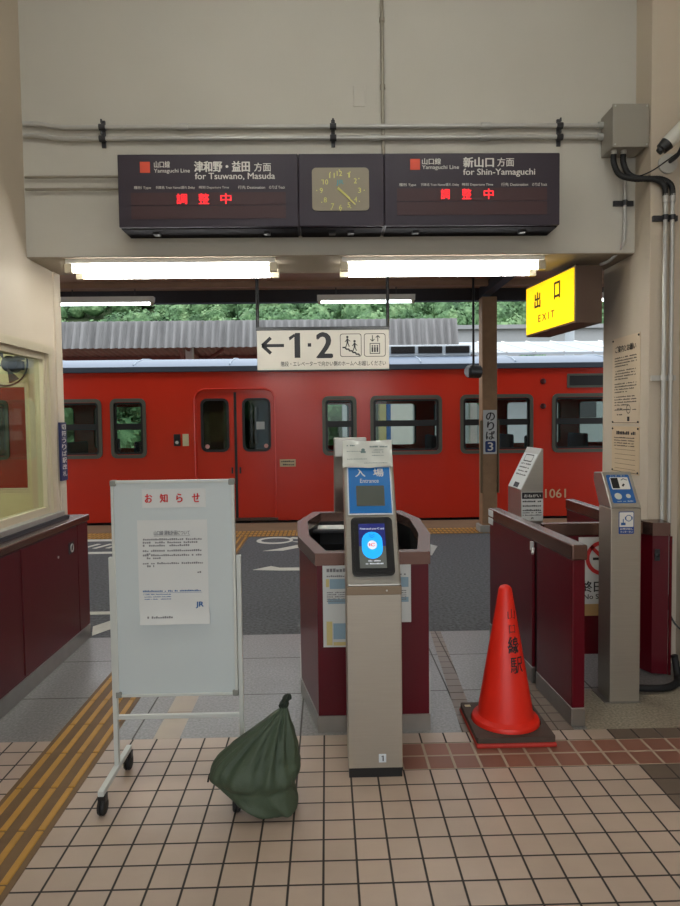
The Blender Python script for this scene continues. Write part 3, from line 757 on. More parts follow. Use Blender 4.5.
obj('knot', bm, mat('dark_green_tie', (30, 42, 32), .7, var=.3, scale=20), t, True, 180)
obj('corner_string', TB(smooth_path([(-.452, 2.56, .165), (-.478, 2.55, .165), (-.488, 2.55, .145), (-.492, 2.55, .125)], 6), .0035, 6), black_m, t, True)

# ------------------------------------------------------------------ booth (attendant's box)
t = thing('ticket_booth', 'maroon box shaped ticket booth with steel rim behind the entrance gate', 'booth', (.2, 3.9, 0))
out = [(-.062, 3.2), (.503, 3.2), (.585, 3.72), (.605, 4.30), (.53, 4.70), (-.10, 4.70), (-.195, 4.25), (-.168, 3.70)]
def inset(pts, d):
    n = len(pts); res = []
    for i in range(n):
        p0, p1, p2 = Vector(pts[i-1]), Vector(pts[i]), Vector(pts[(i+1) % n])
        d1 = (p1-p0).normalized(); d2 = (p2-p1).normalized(); n1 = Vector((-d1.y, d1.x)); n2 = Vector((-d2.y, d2.x))
        b_ = (n1+n2); b_ = b_/(b_.dot(n1)); q = p1 + b_*d; res.append((q.x, q.y))
    return res
def wallring(bm, o_, i_, z0, z1):
    n = len(o_); L = [[bm.verts.new((*p_, z)) for p_ in q] for q, z in ((o_, z0), (o_, z1), (i_, z1), (i_, z0))]
    for a, b_ in zip(L, L[1:] + L[:1]):
        for k in range(n): bm.faces.new((a[k], a[(k+1) % n], b_[(k+1) % n], b_[k]))
    return bm
obj('side_panels', wallring(bmesh.new(), inset(out, .006), inset(out, .05), .082, .846), mar_m, t)
obj('kick_plate', wallring(bmesh.new(), out, inset(out, .05), 0, .084), kick_m, t)
o_ = obj('top_rim', wallring(bmesh.new(), inset(out, -.004), inset(out, .062), .845, .907), rail_m, t)
inn = inset(out, .05)
obj('shelf', PR([(x, y) for x, y in inn], 'Z', .66, .68), black_m, t)
obj('inner_panels', wallring(bmesh.new(), inset(out, .0505), inset(out, .056), .68, .845), black_m, t)
obj('desk_ledge', B(-.10, .42, 4.40, 4.62, .80, .82, .003), dgrey_m, t)
t2 = thing('counter_papers', 'white sheets of paper lying on the ledge inside the booth', 'paper', (.0, 4.5, .82))
obj('sheet', B(-.07, .10, 4.44, 4.60, .821, .824), paper_m, t2)
obj('sheet', B(-.02, .16, 4.42, 4.58, .824, .826), paper_m, t2)
t2 = tag(obj('card_box', B(.02, .09, 3.6, 3.68, .681, .76, .003), mat('tan_card', (150, 122, 92), .7)), 'small tan card box standing on the booth shelf', 'box')
t2 = thing('paper_flap', 'white paper flag sticking out from the booth rim at its right side', 'paper', (.54, 3.5, .85))
obj('sheet', PR([(.525, .90), (.585, .885), (.555, .835), (.53, .84)], 'Y', 3.45, 3.452), paper_m, t2)
# posters on booth front
yb = 3.199
yelp = mat('fare_yellow', (206, 190, 130), .6); blup = mat('fare_blue', (140, 168, 186), .6)
def fare(label, x0, x1, z0, z1, seed, full):
    t = thing('timetable_poster', label, 'poster', ((x0+x1)/2, yb, (z0+z1)/2), 'timetables on the booth')
    obj('sheet', B(x0, x1, yb-.0015, yb, z0, z1), paper_m, t)
    p = Print(flatY(yb-.0015, .0008)); W_ = x1-x0
    p.rect(x0+.035, x1-.012, z1-.135, z1-.085); p.rect(x0+.025, x1-.012, z1-.21, z1-.185)
    if full: p.rect(x0+.05, x1-.02, z0+.04, z0+.12)
    p.done('blue_blocks', blup, t)
    p = Print(flatY(yb-.0015, .0014)); p.rect(x0+.016, x0+.032, z1-.125, z1-.085)
    if full: p.rect(x0+.016, x0+.045, z0+.01, z0+.13); p.rect(x0+.05, x1-.012, z0+.008, z0+.026)
    p.done('yellow_blocks', yelp, t)
    p = Print(flatY(yb-.0015, .0020))
    for i in range(5): p.dashes(x0+.02, x1-.02, z1-.155-.012*i*.9, z1-.149-.012*i*.9, seed+i, .008)
    p.dashes(x0+.02, x1-.02, z1-.075, z1-.066, seed+9, .01); p.dashes(x0+.02, x0+.6*W_, z1-.05, z1-.03, seed+12, .016)
    p.done('printed_text', grink_m, t)
fare('timetable poster on the booth front, left of the entrance gate', -.029, .20, .435, .863, 100, True)
fare('timetable poster on the booth front, right of the entrance gate', .215, .409, .555, .867, 200, False)

# ------------------------------------------------------------------ entrance gate machine
def gate_machine(label, loc, front):
    """stands on local ground, reader face leaning away from -Y; front = with the entrance panel"""
    X0, X1 = -.1185, .1185
    t = thing('ticket_gate', label, 'ticket gate', loc)
    ox, oy = loc[0], loc[1]
    def sh(bm): bmesh.ops.translate(bm, vec=(ox, oy, 0), verts=bm.verts); return bm
    prof = [(0, .042), (.235, .042), (.235, .82), (0, .82)]
    obj('body', sh(PR(prof, 'X', X0, X1, .003)), steelb_m, t)
    obj('base', sh(B(X0+.002, X1-.002, .004, .225, 0, .042)), black_m, t)
    obj('joint_band', sh(B(X0-.001, X1+.001, -.003, .24,   .808, .846, .002)), mat('bronze_band', (128, 112, 94), .35, .7), t)
    head = [(0, .846), (.235, .846), (.42, 1.30), (.42, 1.44), (.36, 1.44)]
    obj('head', sh(PR(head, 'X', X0, X1, .008)), steel_m, t)
    hd = Vector((.36, .58)).normalized(); hn = Vector((-hd.y, hd.x))
    def pl(d): return lambda u, v: (ox+u, oy+hd.x*v+hn.x*d, .86+hd.y*v+hn.y*d)
    def plate(name, u0_, u1_, v0, v1, r, d0, d1, m, par=t):
        bm = bmesh.new(); a = [bm.verts.new(pl(d0)(*q)) for q in rrect(u0_, u1_, v0, v1, r)]; b_ = [bm.verts.new(pl(d1)(*q)) for q in rrect(u0_, u1_, v0, v1, r)]
        bm.faces.new(a); bm.faces.new(b_); n = len(a)
        for k in range(n): bm.faces.new((a[k], a[(k+1) % n], b_[(k+1) % n], b_[k]))
        return obj(name, bm, m, par)
    bl = plate('entrance_panel', -.1025, .1035, .318, .565, .004, 0, .003, mat('panel_white_edge', (206, 214, 220), .4))
    if front:
        plate('blue_field', -.096, .098, .325, .56, .002, .003, .0035, mat('entrance_blue', (8, 112, 188), .35), bl)
        plate('display', -.062, .068, .361, .464, .004, .003, .0055, mat('grey_display', (84, 90, 84), .25), bl)
        p = Print(pl(.0048)); p.text('入', -.064, -.016, .511, .552, .03); p.text('場', .020, .070, .511, .553, .03); p.text('Entrance', -.042, .045, .479, .500, .01)
        p.done('lettering', white_m, bl)
    rd = plate('card_reader', -.092, .095, .030, .305, .022, 0, .006, black_m)
    plate('reader_bezel', -.078, .080, .045, .290, .012, .006, .0075, mat('reader_bezel_dark', (22, 24, 27), .3), rd)
    if front:
        plate('screen_lower', -.058, .060, .064, .165, .001, .0075, .0085, screeng_m, rd)
        plate('screen', -.058, .060, .165, .272, .001, .0075, .0085, screen_m, rd)
        plate('touch_oval', -.046, .046, .106, .233, .0455, .0085, .0095, cyan_m, rd)
        p = Print(pl(.0108)); p.disc(0, .170, .021); p.done('touch_spot', emat('spot_pale', (214, 226, 240), .25), rd)
        p = Print(pl(.0118)); p.text('IC', -.014, .012, .163, .177, .04); p.done('touch_logo', emat('spot_red', (220, 70, 60), .2), rd)
        p = Print(pl(.0112)); p.stroke([(-.012, .222), (0, .212), (.012, .222)], .003); p.stroke([(-.012, .213), (0, .203), (.012, .213)], .003); p.done('chevrons', emat('chev_blue', (10, 120, 200), .3), rd)
        p = Print(pl(.0095)); p.text('Please touch your IC card', -.052, .056, .241, .252, .01); p.dashes(-.02, .035, .094, .100, 3, .006); p.dashes(-.032, .045, .081, .087, 4, .006)
        p.done('screen_text', emat('screen_white', (200, 205, 215), .25), rd)
        bm = bmesh.new(); box(bm, ox+.014, ox+.046, oy-.0015, oy, .068, .105); n_ = obj('number_plate', bm, mat('plate_pale', (206, 214, 220), .5), t)
        p = Print(flatY(oy-.0015, .0006)); p.text('1', ox+.025, ox+.035, .074, .099, .03); p.done('number', ink_m, n_)
    bm = bmesh.new(); lathe(bm, (ox+.055, oy-.006, .827), [(.004, 0), (.004, .004)], 10, 'Y'); obj('screw', bm, galv_m, t)
    return t, pl
GX = .1955
gt, gpl = gate_machine('steel entrance ticket gate with blue panel and lit card reader', (GX, 2.777, 0), True)
g2, _ = gate_machine('back of a steel ticket gate at the far end of the booth', (GX-.026, 5.14, 0), False)
g2.rotation_euler.z = PI
# paper hood on top of the gate
t = thing('taped_notice', 'white plastic covered notice taped over the top of the entrance gate', 'notice', (GX, 3.1, 1.4))
bm = bmesh.new(); rows = []
for k in range(9):
    v = .555 + .150*k/8; row = []
    for q in range(11):
        u = -.122 + .236*q/10
        row.append(bm.verts.new(gpl(.006 + .004*math.sin(q*1.3+k*.5)*math.sin(k*.55) + (.010 if k == 0 else 0))(u + .004*(k/8), v + .004*math.sin(q*.9))))
    rows.append(row)
for a, b_ in zip(rows, rows[1:]):
    for q in range(10): bm.faces.new((a[q], a[q+1], b_[q+1], b_[q]))
shp = mat('glossy_sleeve', (206, 210, 204), .18, var=.04, scale=10)
obj('sheet', bm, shp, t, True)
p = Print(gpl(.0125))
for i, (a, b_, c, h) in enumerate(((-.10, -.06, .672, .008), (.01, .095, .664, .008), (-.1, -.03, .642, .004), (.02, .08, .648, .004), (.02, .085, .636, .004), (-.1, .0, .60, .004), (.02, .08, .618, .004), (-.02, .09, .578, .004))): p.dashes(a, b_, c, c+h, 300+i, .008)
p.disc(-.022, .65, .009); p.rect(-.034, -.010, .634, .644)
p.done('printed_text', mat('faded_teal_ink', (100, 124, 124), .6), t)

# ------------------------------------------------------------------ traffic cone + rubber weight
CC = (.882, 3.205)
t = thing('traffic_cone', 'orange red traffic cone with handwritten black characters in front of the right barrier', 'traffic cone', (*CC, 0))
a, b_ = CC
obj('base_plate', B(a-.192, a+.192, b_-.205, b_+.205, .0, .022, .008), mat('dusty_red_base', (176, 44, 32), .6, var=.3, scale=14), t)
R0, R1, ZB, ZT = .138, .028, .07, .728
bm = bmesh.new()
lathe(bm, (a, b_, 0), [(.165, .02), (.168, .055), (.162, .068), (R0+.006, .078), (R0, ZB+.012), (R1+.004, ZT-.014), (R1-.004, ZT-.002), (.012, ZT+.004)], 48)
obj('cone_body', bm, cone_m, t, True, 30)
def cpl(u, v):   # u metres around, v height
    r = R0 + (R1+.004-R0)*(v-ZB-.012)/(ZT-ZB-.026) + .0015; an = -PI/2 + .06 + u/r
    return (a + r*math.cos(an), b_ + r*math.sin(an), v)
p = Print(cpl); p.text('山', -.006, .036, .572, .622, .0); p.text('口', -.002, .030, .507, .545, .0); p.text('駅', -.006, .066, .318, .392, .006)
rg = random.Random(5)
p.text('線', -.012, .045, .412, .490, .02)
for k in range(9):
    u = -.008 + .05*rg.random(); v = .415 + .07*rg.random(); p.stroke([(u, v), (u+.014*rg.uniform(-1, 1), v+.02*rg.uniform(-1, 1))], .004)
p.done('handwriting', ink_m, t)
t = thing('cone_weight', 'dusty black square rubber weight around the foot of the traffic cone', 'cone weight', (*CC, .022))
bm = bmesh.new(); hole = [(a+.172*math.cos(2*PI*k/32), b_+.172*math.sin(2*PI*k/32)) for k in range(32)]
holed(bm, rrect(a-.188, a+.188, b_-.198, b_+.198, .012), [hole], lambda u, v, d: (u, v, .0235+d), .026)
obj('weight', bm, rubbrown_m, t)
obj('label_tag', B(a-.172, a-.142, b_+.145, b_+.168, .0495, .0505), mat('cream_tag', (200, 186, 150), .6), t)

# ------------------------------------------------------------------ barriers on the right
t = thing('barrier_fence', 'maroon barrier with steel top rail right of the traffic cone', 'barrier', (1.25, 3.2, 0), 'maroon barriers at right')
FX0, FX1 = 1.215, 1.290
def fsec(par, y0, y1):
    obj('panel', B(FX0+.004, FX1-.004, y0+.004, y1-.004, .095, .85, .006), mar_m, par)
    obj('kick_plate', B(FX0, FX1, y0, y1, 0, .098, .006), kick_m, par)
fsec(t, 3.2, 3.695); fsec(t, 3.755, 4.605)
obj('gap_filler', B(FX0+.02, FX1-.02, 3.69, 3.76, .05, .85), black_m, t)
obj('top_rail', B(FX0-.003, FX1+.003, 3.192, 4.612, .85, .928, .008), rail_m, t)
obj('latch', B(FX0-.022, FX0-.002, 3.715, 3.735, .80, .85, .003), galv_m, t)
obj('latch_pin', TB([(FX0-.012, 3.70, .815), (FX0-.03, 3.665, .79)], .008, 10), galv_m, t, True)
t.rotation_euler.z = .046
for k in range(2): obj('sticker', B(FX0-.0045, FX0-.0025, 4.50, 4.605, .875-.055*k, .92-.055*k), paper_m, t)
t = thing('barrier_fence', 'maroon barrier running back behind the steel card reader post', 'barrier', (1.9, 4.5, 0), 'maroon barriers at right')
obj('panel', B(1.874, 1.93, 3.98, 5.05, .095, .85, .005), mar_m, t); obj('kick_plate', B(1.87, 1.934, 3.98, 5.055, 0, .098, .004), kick_m, t)
obj('top_rail', B(1.867, 1.937, 3.97, 5.06, .85, .928, .007), rail_m, t)
t = thing('barrier_gate', 'low maroon swing gate across the right passage carrying the no smoking sign', 'gate', (1.6, 3.9, 0))
obj('panel', B(1.30, 1.90, 3.885, 3.925, .12, .85, .004), mar_m, t)
obj('top_rail', B(1.297, 1.905, 3.875, 3.935, .85, .925, .006), rail_m, t)
t = thing('gate_post', 'maroon post with a latch at the right wall where the swing gate closes', 'post', (1.96, 3.9, 0))
pg = [(1.885, 3.99), (1.945, 3.84), (2.03, 3.82), (2.06, 3.96), (1.95, 3.97)]
pg = [(1.905, 3.965), (1.948, 3.845), (2.035, 3.825), (2.06, 3.97)]
obj('body', PR(pg, 'Z', .01, .85), mar_m, t); obj('top_rail', PR([(1.897, 3.968), (1.944, 3.838), (2.041, 3.818), (2.066, 3.973)], 'Z', .85, .928), rail_m, t)
l_ = obj('latch_plate', B(1.955, 1.985, 3.828, 3.836, .70, .77, .002), dgrey_m, t); obj('latch_knob', LT((1.97, 3.818, .735), [(.006, 0), (.012, .004), (.012, .014)], 14, 'Y'), black_m, l_, True)
obj('end_strip', B(2.036, 2.050, 3.812, 3.824, .01, .85), mar_m, t)
# no smoking sign
t = thing('no_smoking_sign', 'white no smoking sign fixed on the low gate behind the card reader post', 'sign', (1.66, 3.88, .6))
ys = 3.883
obj('plate', B(1.515, 1.805, ys-.004, ys, .36, .84), paper_m, t)
p = Print(flatY(ys-.004)); p.circle(1.660, .712, .105, .024); p.stroke([(1.588, .784), (1.732, .640)], .022); p.done('prohibition_ring', redink_m, t)
p = Print(flatY(ys-.004, .0014)); p.rect(1.60, 1.70, .700, .716); p.rect(1.705, 1.715, .700, .716); p.stroke([(1.71, .725), (1.70, .745), (1.715, .765), (1.70, .79)], .008)
p.text('終日禁煙', 1.535, 1.785, .505, .572, .03); p.text('No Smoking', 1.545, 1.775, .453, .492, .015); p.done('lettering', ink_m, t)
p = Print(flatY(ys-.004)); p.rect(1.515, 1.805, .36, .432); p.done('tan_band', mat('tan_band', (176, 142, 92), .6), t)

# card reader post
t = thing('card_reader_post', 'slim steel card reader post with blue slanted panel at right', 'card reader', (1.59, 3.58, 0)); post_root = t
PX0, PX1 = 1.530, 1.694
obj('body', PR([(3.5, .0), (3.66, 0), (3.66, 1.07), (3.5, 1.07)], 'X', PX0, PX1, .004), steelb_m, t)
obj('head', PR([(3.5, 1.072), (3.66, 1.072), (3.735, 1.20), (3.735, 1.25), (3.628, 1.257)], 'X', PX0, PX1, .004), steel_m, t)
obj('base_plate', B(PX0-.03, PX1+.004, 3.49, 3.67, 0, .006), kick_m, t)
hd = Vector((.128, .185)).normalized(); hn = Vector((-hd.y, hd.x))
def ppl(d): return lambda u, v: (u, 3.5+hd.x*v+hn.x*d, 1.072+hd.y*v+hn.y*d)
p = Print(ppl(.0015)); p.poly(rrect(1.5475, 1.6745, .028, .205, .008)); bp_ = p.done('blue_panel', mat('reader_blue', (28, 92, 160), .35), t)
p = Print(ppl(.003)); p.poly(rrect(1.5625, 1.6645, .112, .188, .006)); p.done('white_window', white_m, bp_)
p = Print(ppl(.0045)); p.rect(1.5665, 1.6065, .118, .184); p.stroke([(1.6225, .13), (1.6345, .145)], .01); p.stroke([(1.6225, .168), (1.6375, .178), (1.6565, .168)], .004); p.done('black_window', black_m, bp_)
p = Print(ppl(.003)); p.disc(1.5845, .070, .020); p.disc(1.6405, .070, .013); p.text('インターホン', 1.5675, 1.6525, .192, .201, .01); p.dashes(1.5725, 1.6625, .036, .042, 7, .008); p.done('buttons', mat('button_grey', (196, 200, 190), .4), bp_)
p = Print(flatY(3.5, .001)); p.poly(rrect(1.5705, 1.6545, .930, 1.052, .006)); st_ = p.done('sticker', mat('sticker_blue', (30, 70, 140), .4), t)
p = Print(flatY(3.5, .002)); p.poly(rrect(1.5745, 1.6505, .968, 1.048, .004)); p.text('お呼び出し', 1.5785, 1.6485, .952, .963, .02); p.text('インターホン', 1.5785, 1.6485, .937, .947, .02); p.done('sticker_white', white_m, st_)
p = Print(flatY(3.5, .003)); p.rect(1.5825, 1.6075, .978, .992); p.rect(1.5925, 1.5975, .992, 1.012); p.circle(1.6245, 1.016, .018, .004, 20); p.rect(1.6035, 1.6105, 1.008, 1.024); p.rect(1.6385, 1.6455, 1.008, 1.024); p.done('sticker_picture', blueink_m, st_)
post_root.location.y -= .03
# far reader, seen from its side
t = thing('card_reader_post', 'steel card reader seen side on beyond the barrier, with notices stuck on it', 'card reader', (1.52, 5.0, 0))
pr_ = [(1.44, 0), (1.605, 0), (1.605, 1.335), (1.592, 1.338), (1.44, 1.03)]
obj('body', PR(pr_, 'Y', 4.8, 5.15, .003), steel_m, t)
q0, q1 = Vector((1.44, 1.03)), Vector((1.592, 1.338)); qd = (q1-q0).normalized(); qn = Vector((-qd.y, qd.x)); QL = (q1-q0).length
def qpl(d): return lambda u, v: (q0.x+qd.x*v+qn.x*d, 5.15-u, q0.y+qd.y*v+qn.y*d)
p = Print(qpl(.002)); p.poly([(.01, .002), (.34, .002), (.34, QL-.05), (.01, QL-.05)]); n_ = p.done('slanted_notice', paper_m, t)
p = Print(qpl(.003)); p.ringp(rrect(.08, .28, .225, .285, .01), rrect(.09, .27, .233, .277, .008)); p.rect(.13, .25, .01, .05)
for k in range(4): p.dashes(.06, .30, .20-.03*k, .212-.03*k, 50+k, .02)
p.done('notice_print', ink_m, n_)
obj('side_notice', B(1.443, 1.603, 4.797, 4.8, .80, 1.015), paper_m, t)
p = Print(flatY(4.797)); p.rect(1.445, 1.601, .965, 1.013)
for k in range(3): p.dashes(1.45, 1.595, .94-.033*k, .953-.033*k, 60+k, .014)
for k in range(2): p.dashes(1.45, 1.59, .858-.018*k, .866-.018*k, 70+k, .009)
p.text('JR', 1.51, 1.535, .812, .826, .05)
p.done('side_print', ink_m, t)
p = Print(flatY(4.797, .003)); p.text('おねがい', 1.46, 1.585, .977, 1.0, .02); p.done('side_heading', white_m, t)
# ------------------------------------------------------------------ black hose on the floor at right
t = thing('floor_hose', 'black flexible hose lying on the floor right of the steel post', 'hose', (1.7, 3.6, 0))
obj('hose', TB(smooth_path([(1.672, 3.58, .045), (1.76, 3.585, .03), (1.90, 3.60, .022), (2.0, 3.66, .022), (2.05, 3.74, .03), (2.06, 3.78, .10), (2.055, 3.785, .14)], 8), .02, 10), rub_m, t, True)
obj('fitting', TB([(1.668, 3.58, .045), (1.70, 3.581, .042)], .025, 12), galv_m, t, True)
t = tag(obj('grey_cable', TB(smooth_path([(2.09, 3.96, .9), (2.09, 3.95, .55), (2.10, 3.93, .36), (2.13, 3.9, .28), (2.17, 3.86, .25)], 8), .006, 8), black_m, None, True), 'thin dark cable curving down beside the conduits at far right', 'cable')

# ------------------------------------------------------------------ posters on right pier
def poster(label, y0, y1, z0, z1, tint, big):
    t = thing('wall_poster', label, 'poster', (XRW, (y0+y1)/2, (z0+z1)/2), 'posters on the right pier')
    sheet = mat('aged_poster', tint, .6, var=.05)
    obj('sheet', B(XRW-.004, XRW-.001, y0, y1, z0, z1), sheet, t)
    p = Print(lambda u, v: (XRW-.0055, y1-u, v)); W_ = y1-y0; Ht = z1-z0
    if big:
        p.text('ご案内とお願い', .05, W_-.05, z1-.10, z1-.055, .02)
        v = z1-.14
        for k in range(17):
            p.dashes(.04, W_-.04 - (.12 if k % 4 == 3 else 0), v, v+.009, 400+k, .011); v -= .0185 + (.014 if k % 4 == 3 else 0)
        p.circle(W_*.62, z0+.10, .03, .005); p.rect(W_*.58, W_*.66, z0+.02, z0+.05); p.dashes(.08, .16, z0+.10, z0+.108, 5, .01); p.dashes(.08, .16, z0+.06, z0+.07, 6, .01)
    else:
        p.dashes(.05, W_-.05, z1-.055, z1-.03, 450, .024)
        for k in range(4): p.dashes(.04, W_-.06, z1-.08-.018*k, z1-.072-.018*k, 460+k, .011)
        for k in range(5): p.rect(.05, W_-.05, z0+.03+.032*k, z0+.032+.032*k)
    p.done('printed_text', ink_m, t)
    obj('border', PR([(y0+.008, z0+.008), (y1-.008, z0+.008), (y1-.008, z0+.011), (y0+.008, z0+.011)], 'X', XRW-.0055, XRW-.004), ink_m, t)
    for a in (y0+.015, y1-.015):
        for c in (z0+.015, z1-.015): obj('pin', LT((XRW-.010, a, c), [(.006, 0), (.007, .004), (.004, .007)], 10, 'X'), black_m, t)
poster('cream notice poster with small print on the right pier, the upper one', 4.125, 4.525, 1.515, 2.10, (208, 190, 164), True)
poster('cream form poster on the right pier, the lower one', 4.125, 4.525, 1.185, 1.500, (204, 182, 150), False)

# ------------------------------------------------------------------ platform pillar, sign, speaker, road marks
t = thing('platform_pillar', 'rusty beige square pillar on the platform in front of the train', 'pillar', (2.24, 9.0, 0))
obj('shaft', B(2.14, 2.345, 8.92, 9.12, 0, 3.23, .008), pillar_m, t)
obj('footing', B(2.10, 2.385, 8.88, 9.16, 0, .10, .01), conc_m, t)
for xx in (2.115, 2.35): obj('corner_guard', B(xx, xx+.02, 8.90, 8.96, .55, 1.55, .003), mat('olive_guard', (112, 100, 76), .5, .4), t)
t = thing('platform_sign', 'white vertical sign with a blue number 3 on the platform pillar', 'sign', (2.24, 8.91, 1.4))
obj('plate', B(2.150, 2.336, 8.905, 8.918, 1.086, 1.689, .004), paper_m, t)
p = Print(flatY(8.905)); p.text('の', 2.185, 2.310, 1.545, 1.655, .03); p.text('り', 2.20, 2.300, 1.41, 1.53, .03); p.text('ば', 2.185, 2.310, 1.285, 1.40, .03); p.done('lettering', ink_m, t)
p = Print(flatY(8.905)); p.poly(rrect(2.175, 2.318, 1.110, 1.265, .02)); p.done('blue_square', mat('sign_navy', (26, 54, 110), .5), t)
p = Print(flatY(8.905, .004)); p.text('3', 2.208, 2.285, 1.132, 1.245, .03); p.done('number', white_m, t)
t = thing('platform_speaker', 'black cylindrical loudspeaker hanging on a thin pole left of the pillar', 'loudspeaker', (1.94, 8.6, 2.2))
obj('horn', TB([(1.86, 8.52, 2.19), (1.865, 8.52, 2.19), (2.03, 8.62, 2.19), (2.035, 8.62, 2.19)], [.06, .085, .085, .06], 20), black_m, t, True)
obj('grille', TB([(1.853, 8.515, 2.19), (1.862, 8.52, 2.19)], [.07, .078], 20), mat('pale_grille', (150, 156, 160), .5), t)
obj('hanger_pole', TB([(1.94, 8.57, 2.26), (1.94, 8.57, 3.40)], .016, 10), black_m, t, True)
paint_m = mat('worn_white_road_paint', (200, 198, 186), .8, var=.15, scale=20)
def mark(label, fn, cat='road marking'):
    p = Print(lambda u, v: (u, v, .0025)); fn(p); o = p.done('painted_marking', paint_m, None)
    bmesh_solid(o); tag(o, label, cat); return o
def bmesh_solid(o):
    bm = bmesh.new(); bm.from_mesh(o.data); e = bmesh.ops.extrude_face_region(bm, geom=bm.faces[:])
    bmesh.ops.translate(bm, vec=(0, 0, -.002), verts=[v for v in e['geom'] if isinstance(v, bmesh.types.BMVert)]); bm.to_mesh(o.data); bm.free()
def ell(cu, cv, a, b_, th, n=36, a0=0, a1=2*PI):
    return [(cu+a*math.cos(a0+(a1-a0)*k/n), cv+b_*math.sin(a0+(a1-a0)*k/n)) for k in range(n+1)]
def oval(p):
    p.ringp(ell(-.70, 8.56, .24, .25, 0)[:-1], ell(-.69, 8.56, .19, .16, 0)[:-1])
    p.stroke([(-.50, 8.74), (-.36, 8.68), (-.24, 8.58)], .10); p.poly([(-.47, 8.46), (-.32, 8.34), (-.1, 8.34), (-.1, 8.42), (-.28, 8.46)])
mark('white painted oval marking on the asphalt left of the booth, farthest one', oval)
mark('white painted curved stroke on the asphalt between oval and arrow', lambda p: p.poly([(-.79, 7.86), (-.62, 7.98), (-.38, 8.22), (-.1, 8.26), (-.1, 8.12), (-.34, 8.06), (-.55, 7.86)]))
mark('white painted arrow head on the asphalt left of the booth, nearest one', lambda p: p.poly([(-.80, 6.85), (-.62, 7.02), (-.52, 6.93), (.3, 6.93), (.3, 6.78), (-.5, 6.80)]))
mark('white painted curved line on the asphalt by the end of the counter', lambda p: p.poly([(-1.75, 4.78), (-1.5, 5.2), (-1.25, 5.55), (-1.28, 5.75), (-1.6, 5.36), (-1.82, 5.0)]))
mark('thin white painted line on the asphalt beyond the counter end', lambda p: p.rect(-2.6, -1.2, 5.32, 5.40))
mark('white painted bar on the asphalt far left near the tactile edge', lambda p: p.rect(-3.3, -1.7, 8.70, 8.84))
mark('white painted characters on the asphalt at far left', lambda p: [p.stroke([(-3.1+.16*k, 8.2), (-2.98+.16*k, 8.5)], .06) for k in range(4)] + [p.rect(-3.2, -2.3, 7.85, 7.97)])

# ------------------------------------------------------------------ the train
YTN = 10.25
t = thing('train', 'red diesel railcar standing at the platform', 'train', (0, YTN, 0))
WN = [(-7.75, -6.62), (-6.1, -4.93), (-4.62, -3.495), (-3.36, -2.81), (-.063, .476), (.69, 1.82), (2.107, 3.263), (3.563, 4.72), (5.02, 6.15)]
wz0, wz1 = 1.055, 1.925
DX0, DX1, DM = -2.03, -.83, -1.425
def side(y0, d, name):
    holes = [rrect(a+.03, b_-.03, wz0+.03, wz1-.03, .07) for a, b_ in WN]
    holes.append([(DX0, .06), (DX1, .06), (DX1, 1.98)] + [(DX1-.08+.08*math.cos(q), 1.98+.06*math.sin(q)) for q in (.4, .8, 1.2)] + [(DX0+.08-.08*math.cos(q), 1.98+.06*math.sin(q)) for q in (1.2, .8, .4)] + [(DX0, 1.98)])
    bm = bmesh.new(); holed(bm, [(-9.5, .015), (9.5, .015), (9.5, 2.36), (-9.5, 2.36)], holes, lambda u, v, q: (u, y0+d*q, v), .08)
    return obj(name, bm, train_m, t)
side(YTN, 1, 'side_wall'); side(YTN+2.8, -1, 'far_side_wall')
def ring_mesh(pts0, pts1, y0, y1):
    bm = bmesh.new(); n = len(pts0)
    L = [[bm.verts.new((u, y, v)) for u, v in q] for q, y in ((pts0, y0), (pts0, y1), (pts1, y1), (pts1, y0))]
    for a, b_ in zip(L, L[1:]+L[:1]):
        for k in range(n): bm.faces.new((a[k], a[(k+1) % n], b_[(k+1) % n], b_[k]))
    return bm
for a, b_ in WN:
    f_ = obj('window_frame', ring_mesh(rrect(a, b_, wz0-.03, wz1+.03, .09), rrect(a+.05, b_-.05, wz0+.025, wz1-.025, .06), YTN-.02, YTN+.05), trim_m, t, True)
    obj('sash_bar', B(a+.045, b_-.045, YTN+.005, YTN+.05, 1.47, 1.565), black_m, f_)
    obj('sash_side', ring_mesh(rrect(a+.05, b_-.05, wz0+.025, wz1-.025, .06), rrect(a+.085, b_-.085, wz0+.06, wz1-.06, .04), YTN+.01, YTN+.045), black_m, f_)
    obj('pane', B(a+.05, b_-.05, YTN+.03, YTN+.036, wz0+.03, wz1-.03), glass_m, f_)
    f2 = obj('far_window_frame', ring_mesh(rrect(a, b_, wz0-.03, wz1+.03, .09), rrect(a+.06, b_-.06, wz0+.03, wz1-.03, .06), YTN+2.74, YTN+2.82), black_m, t)
    obj('far_sash_bar', B(a+.045, b_-.045, YTN+2.75, YTN+2.79, 1.48, 1.555), black_m, f2)
def leaf(x0, x1, wx0, wx1):
    bm = bmesh.new(); holed(bm, [(x0, .06), (x1, .06), (x1, 2.035), (x0, 2.035)], [rrect(wx0, wx1, 1.115, 1.93, .09)], lambda u, v, q: (u, YTN+.022+q, v), .035)
    d = obj('door', bm, train_m, t)
    obj('door_gasket', ring_mesh(rrect(wx0-.012, wx1+.012, 1.103, 1.942, .1), rrect(wx0+.025, wx1-.025, 1.14, 1.905, .07), YTN+.012, YTN+.05), black_m, d, True)
    obj('door_pane', B(wx0, wx1, YTN+.034, YTN+.040, 1.115, 1.93), glassd_m, d)
    return d
dl = leaf(DX0, DM-.012, -1.955, -1.535); dr = leaf(DM+.012, DX1, -1.305, -.885)
obj('door_handle', B(DM-.075, DM-.05, YTN+.012, YTN+.024, .76, .86, .003), black_m, dl); obj('door_handle', B(DM+.05, DM+.075, YTN+.012, YTN+.024, .76, .86, .003), black_m, dr)
obj('door_notice', B(-1.10, -.97, YTN+.030, YTN+.033, 1.45, 1.57), mat('grey_sheet', (170, 172, 168), .6), dr)
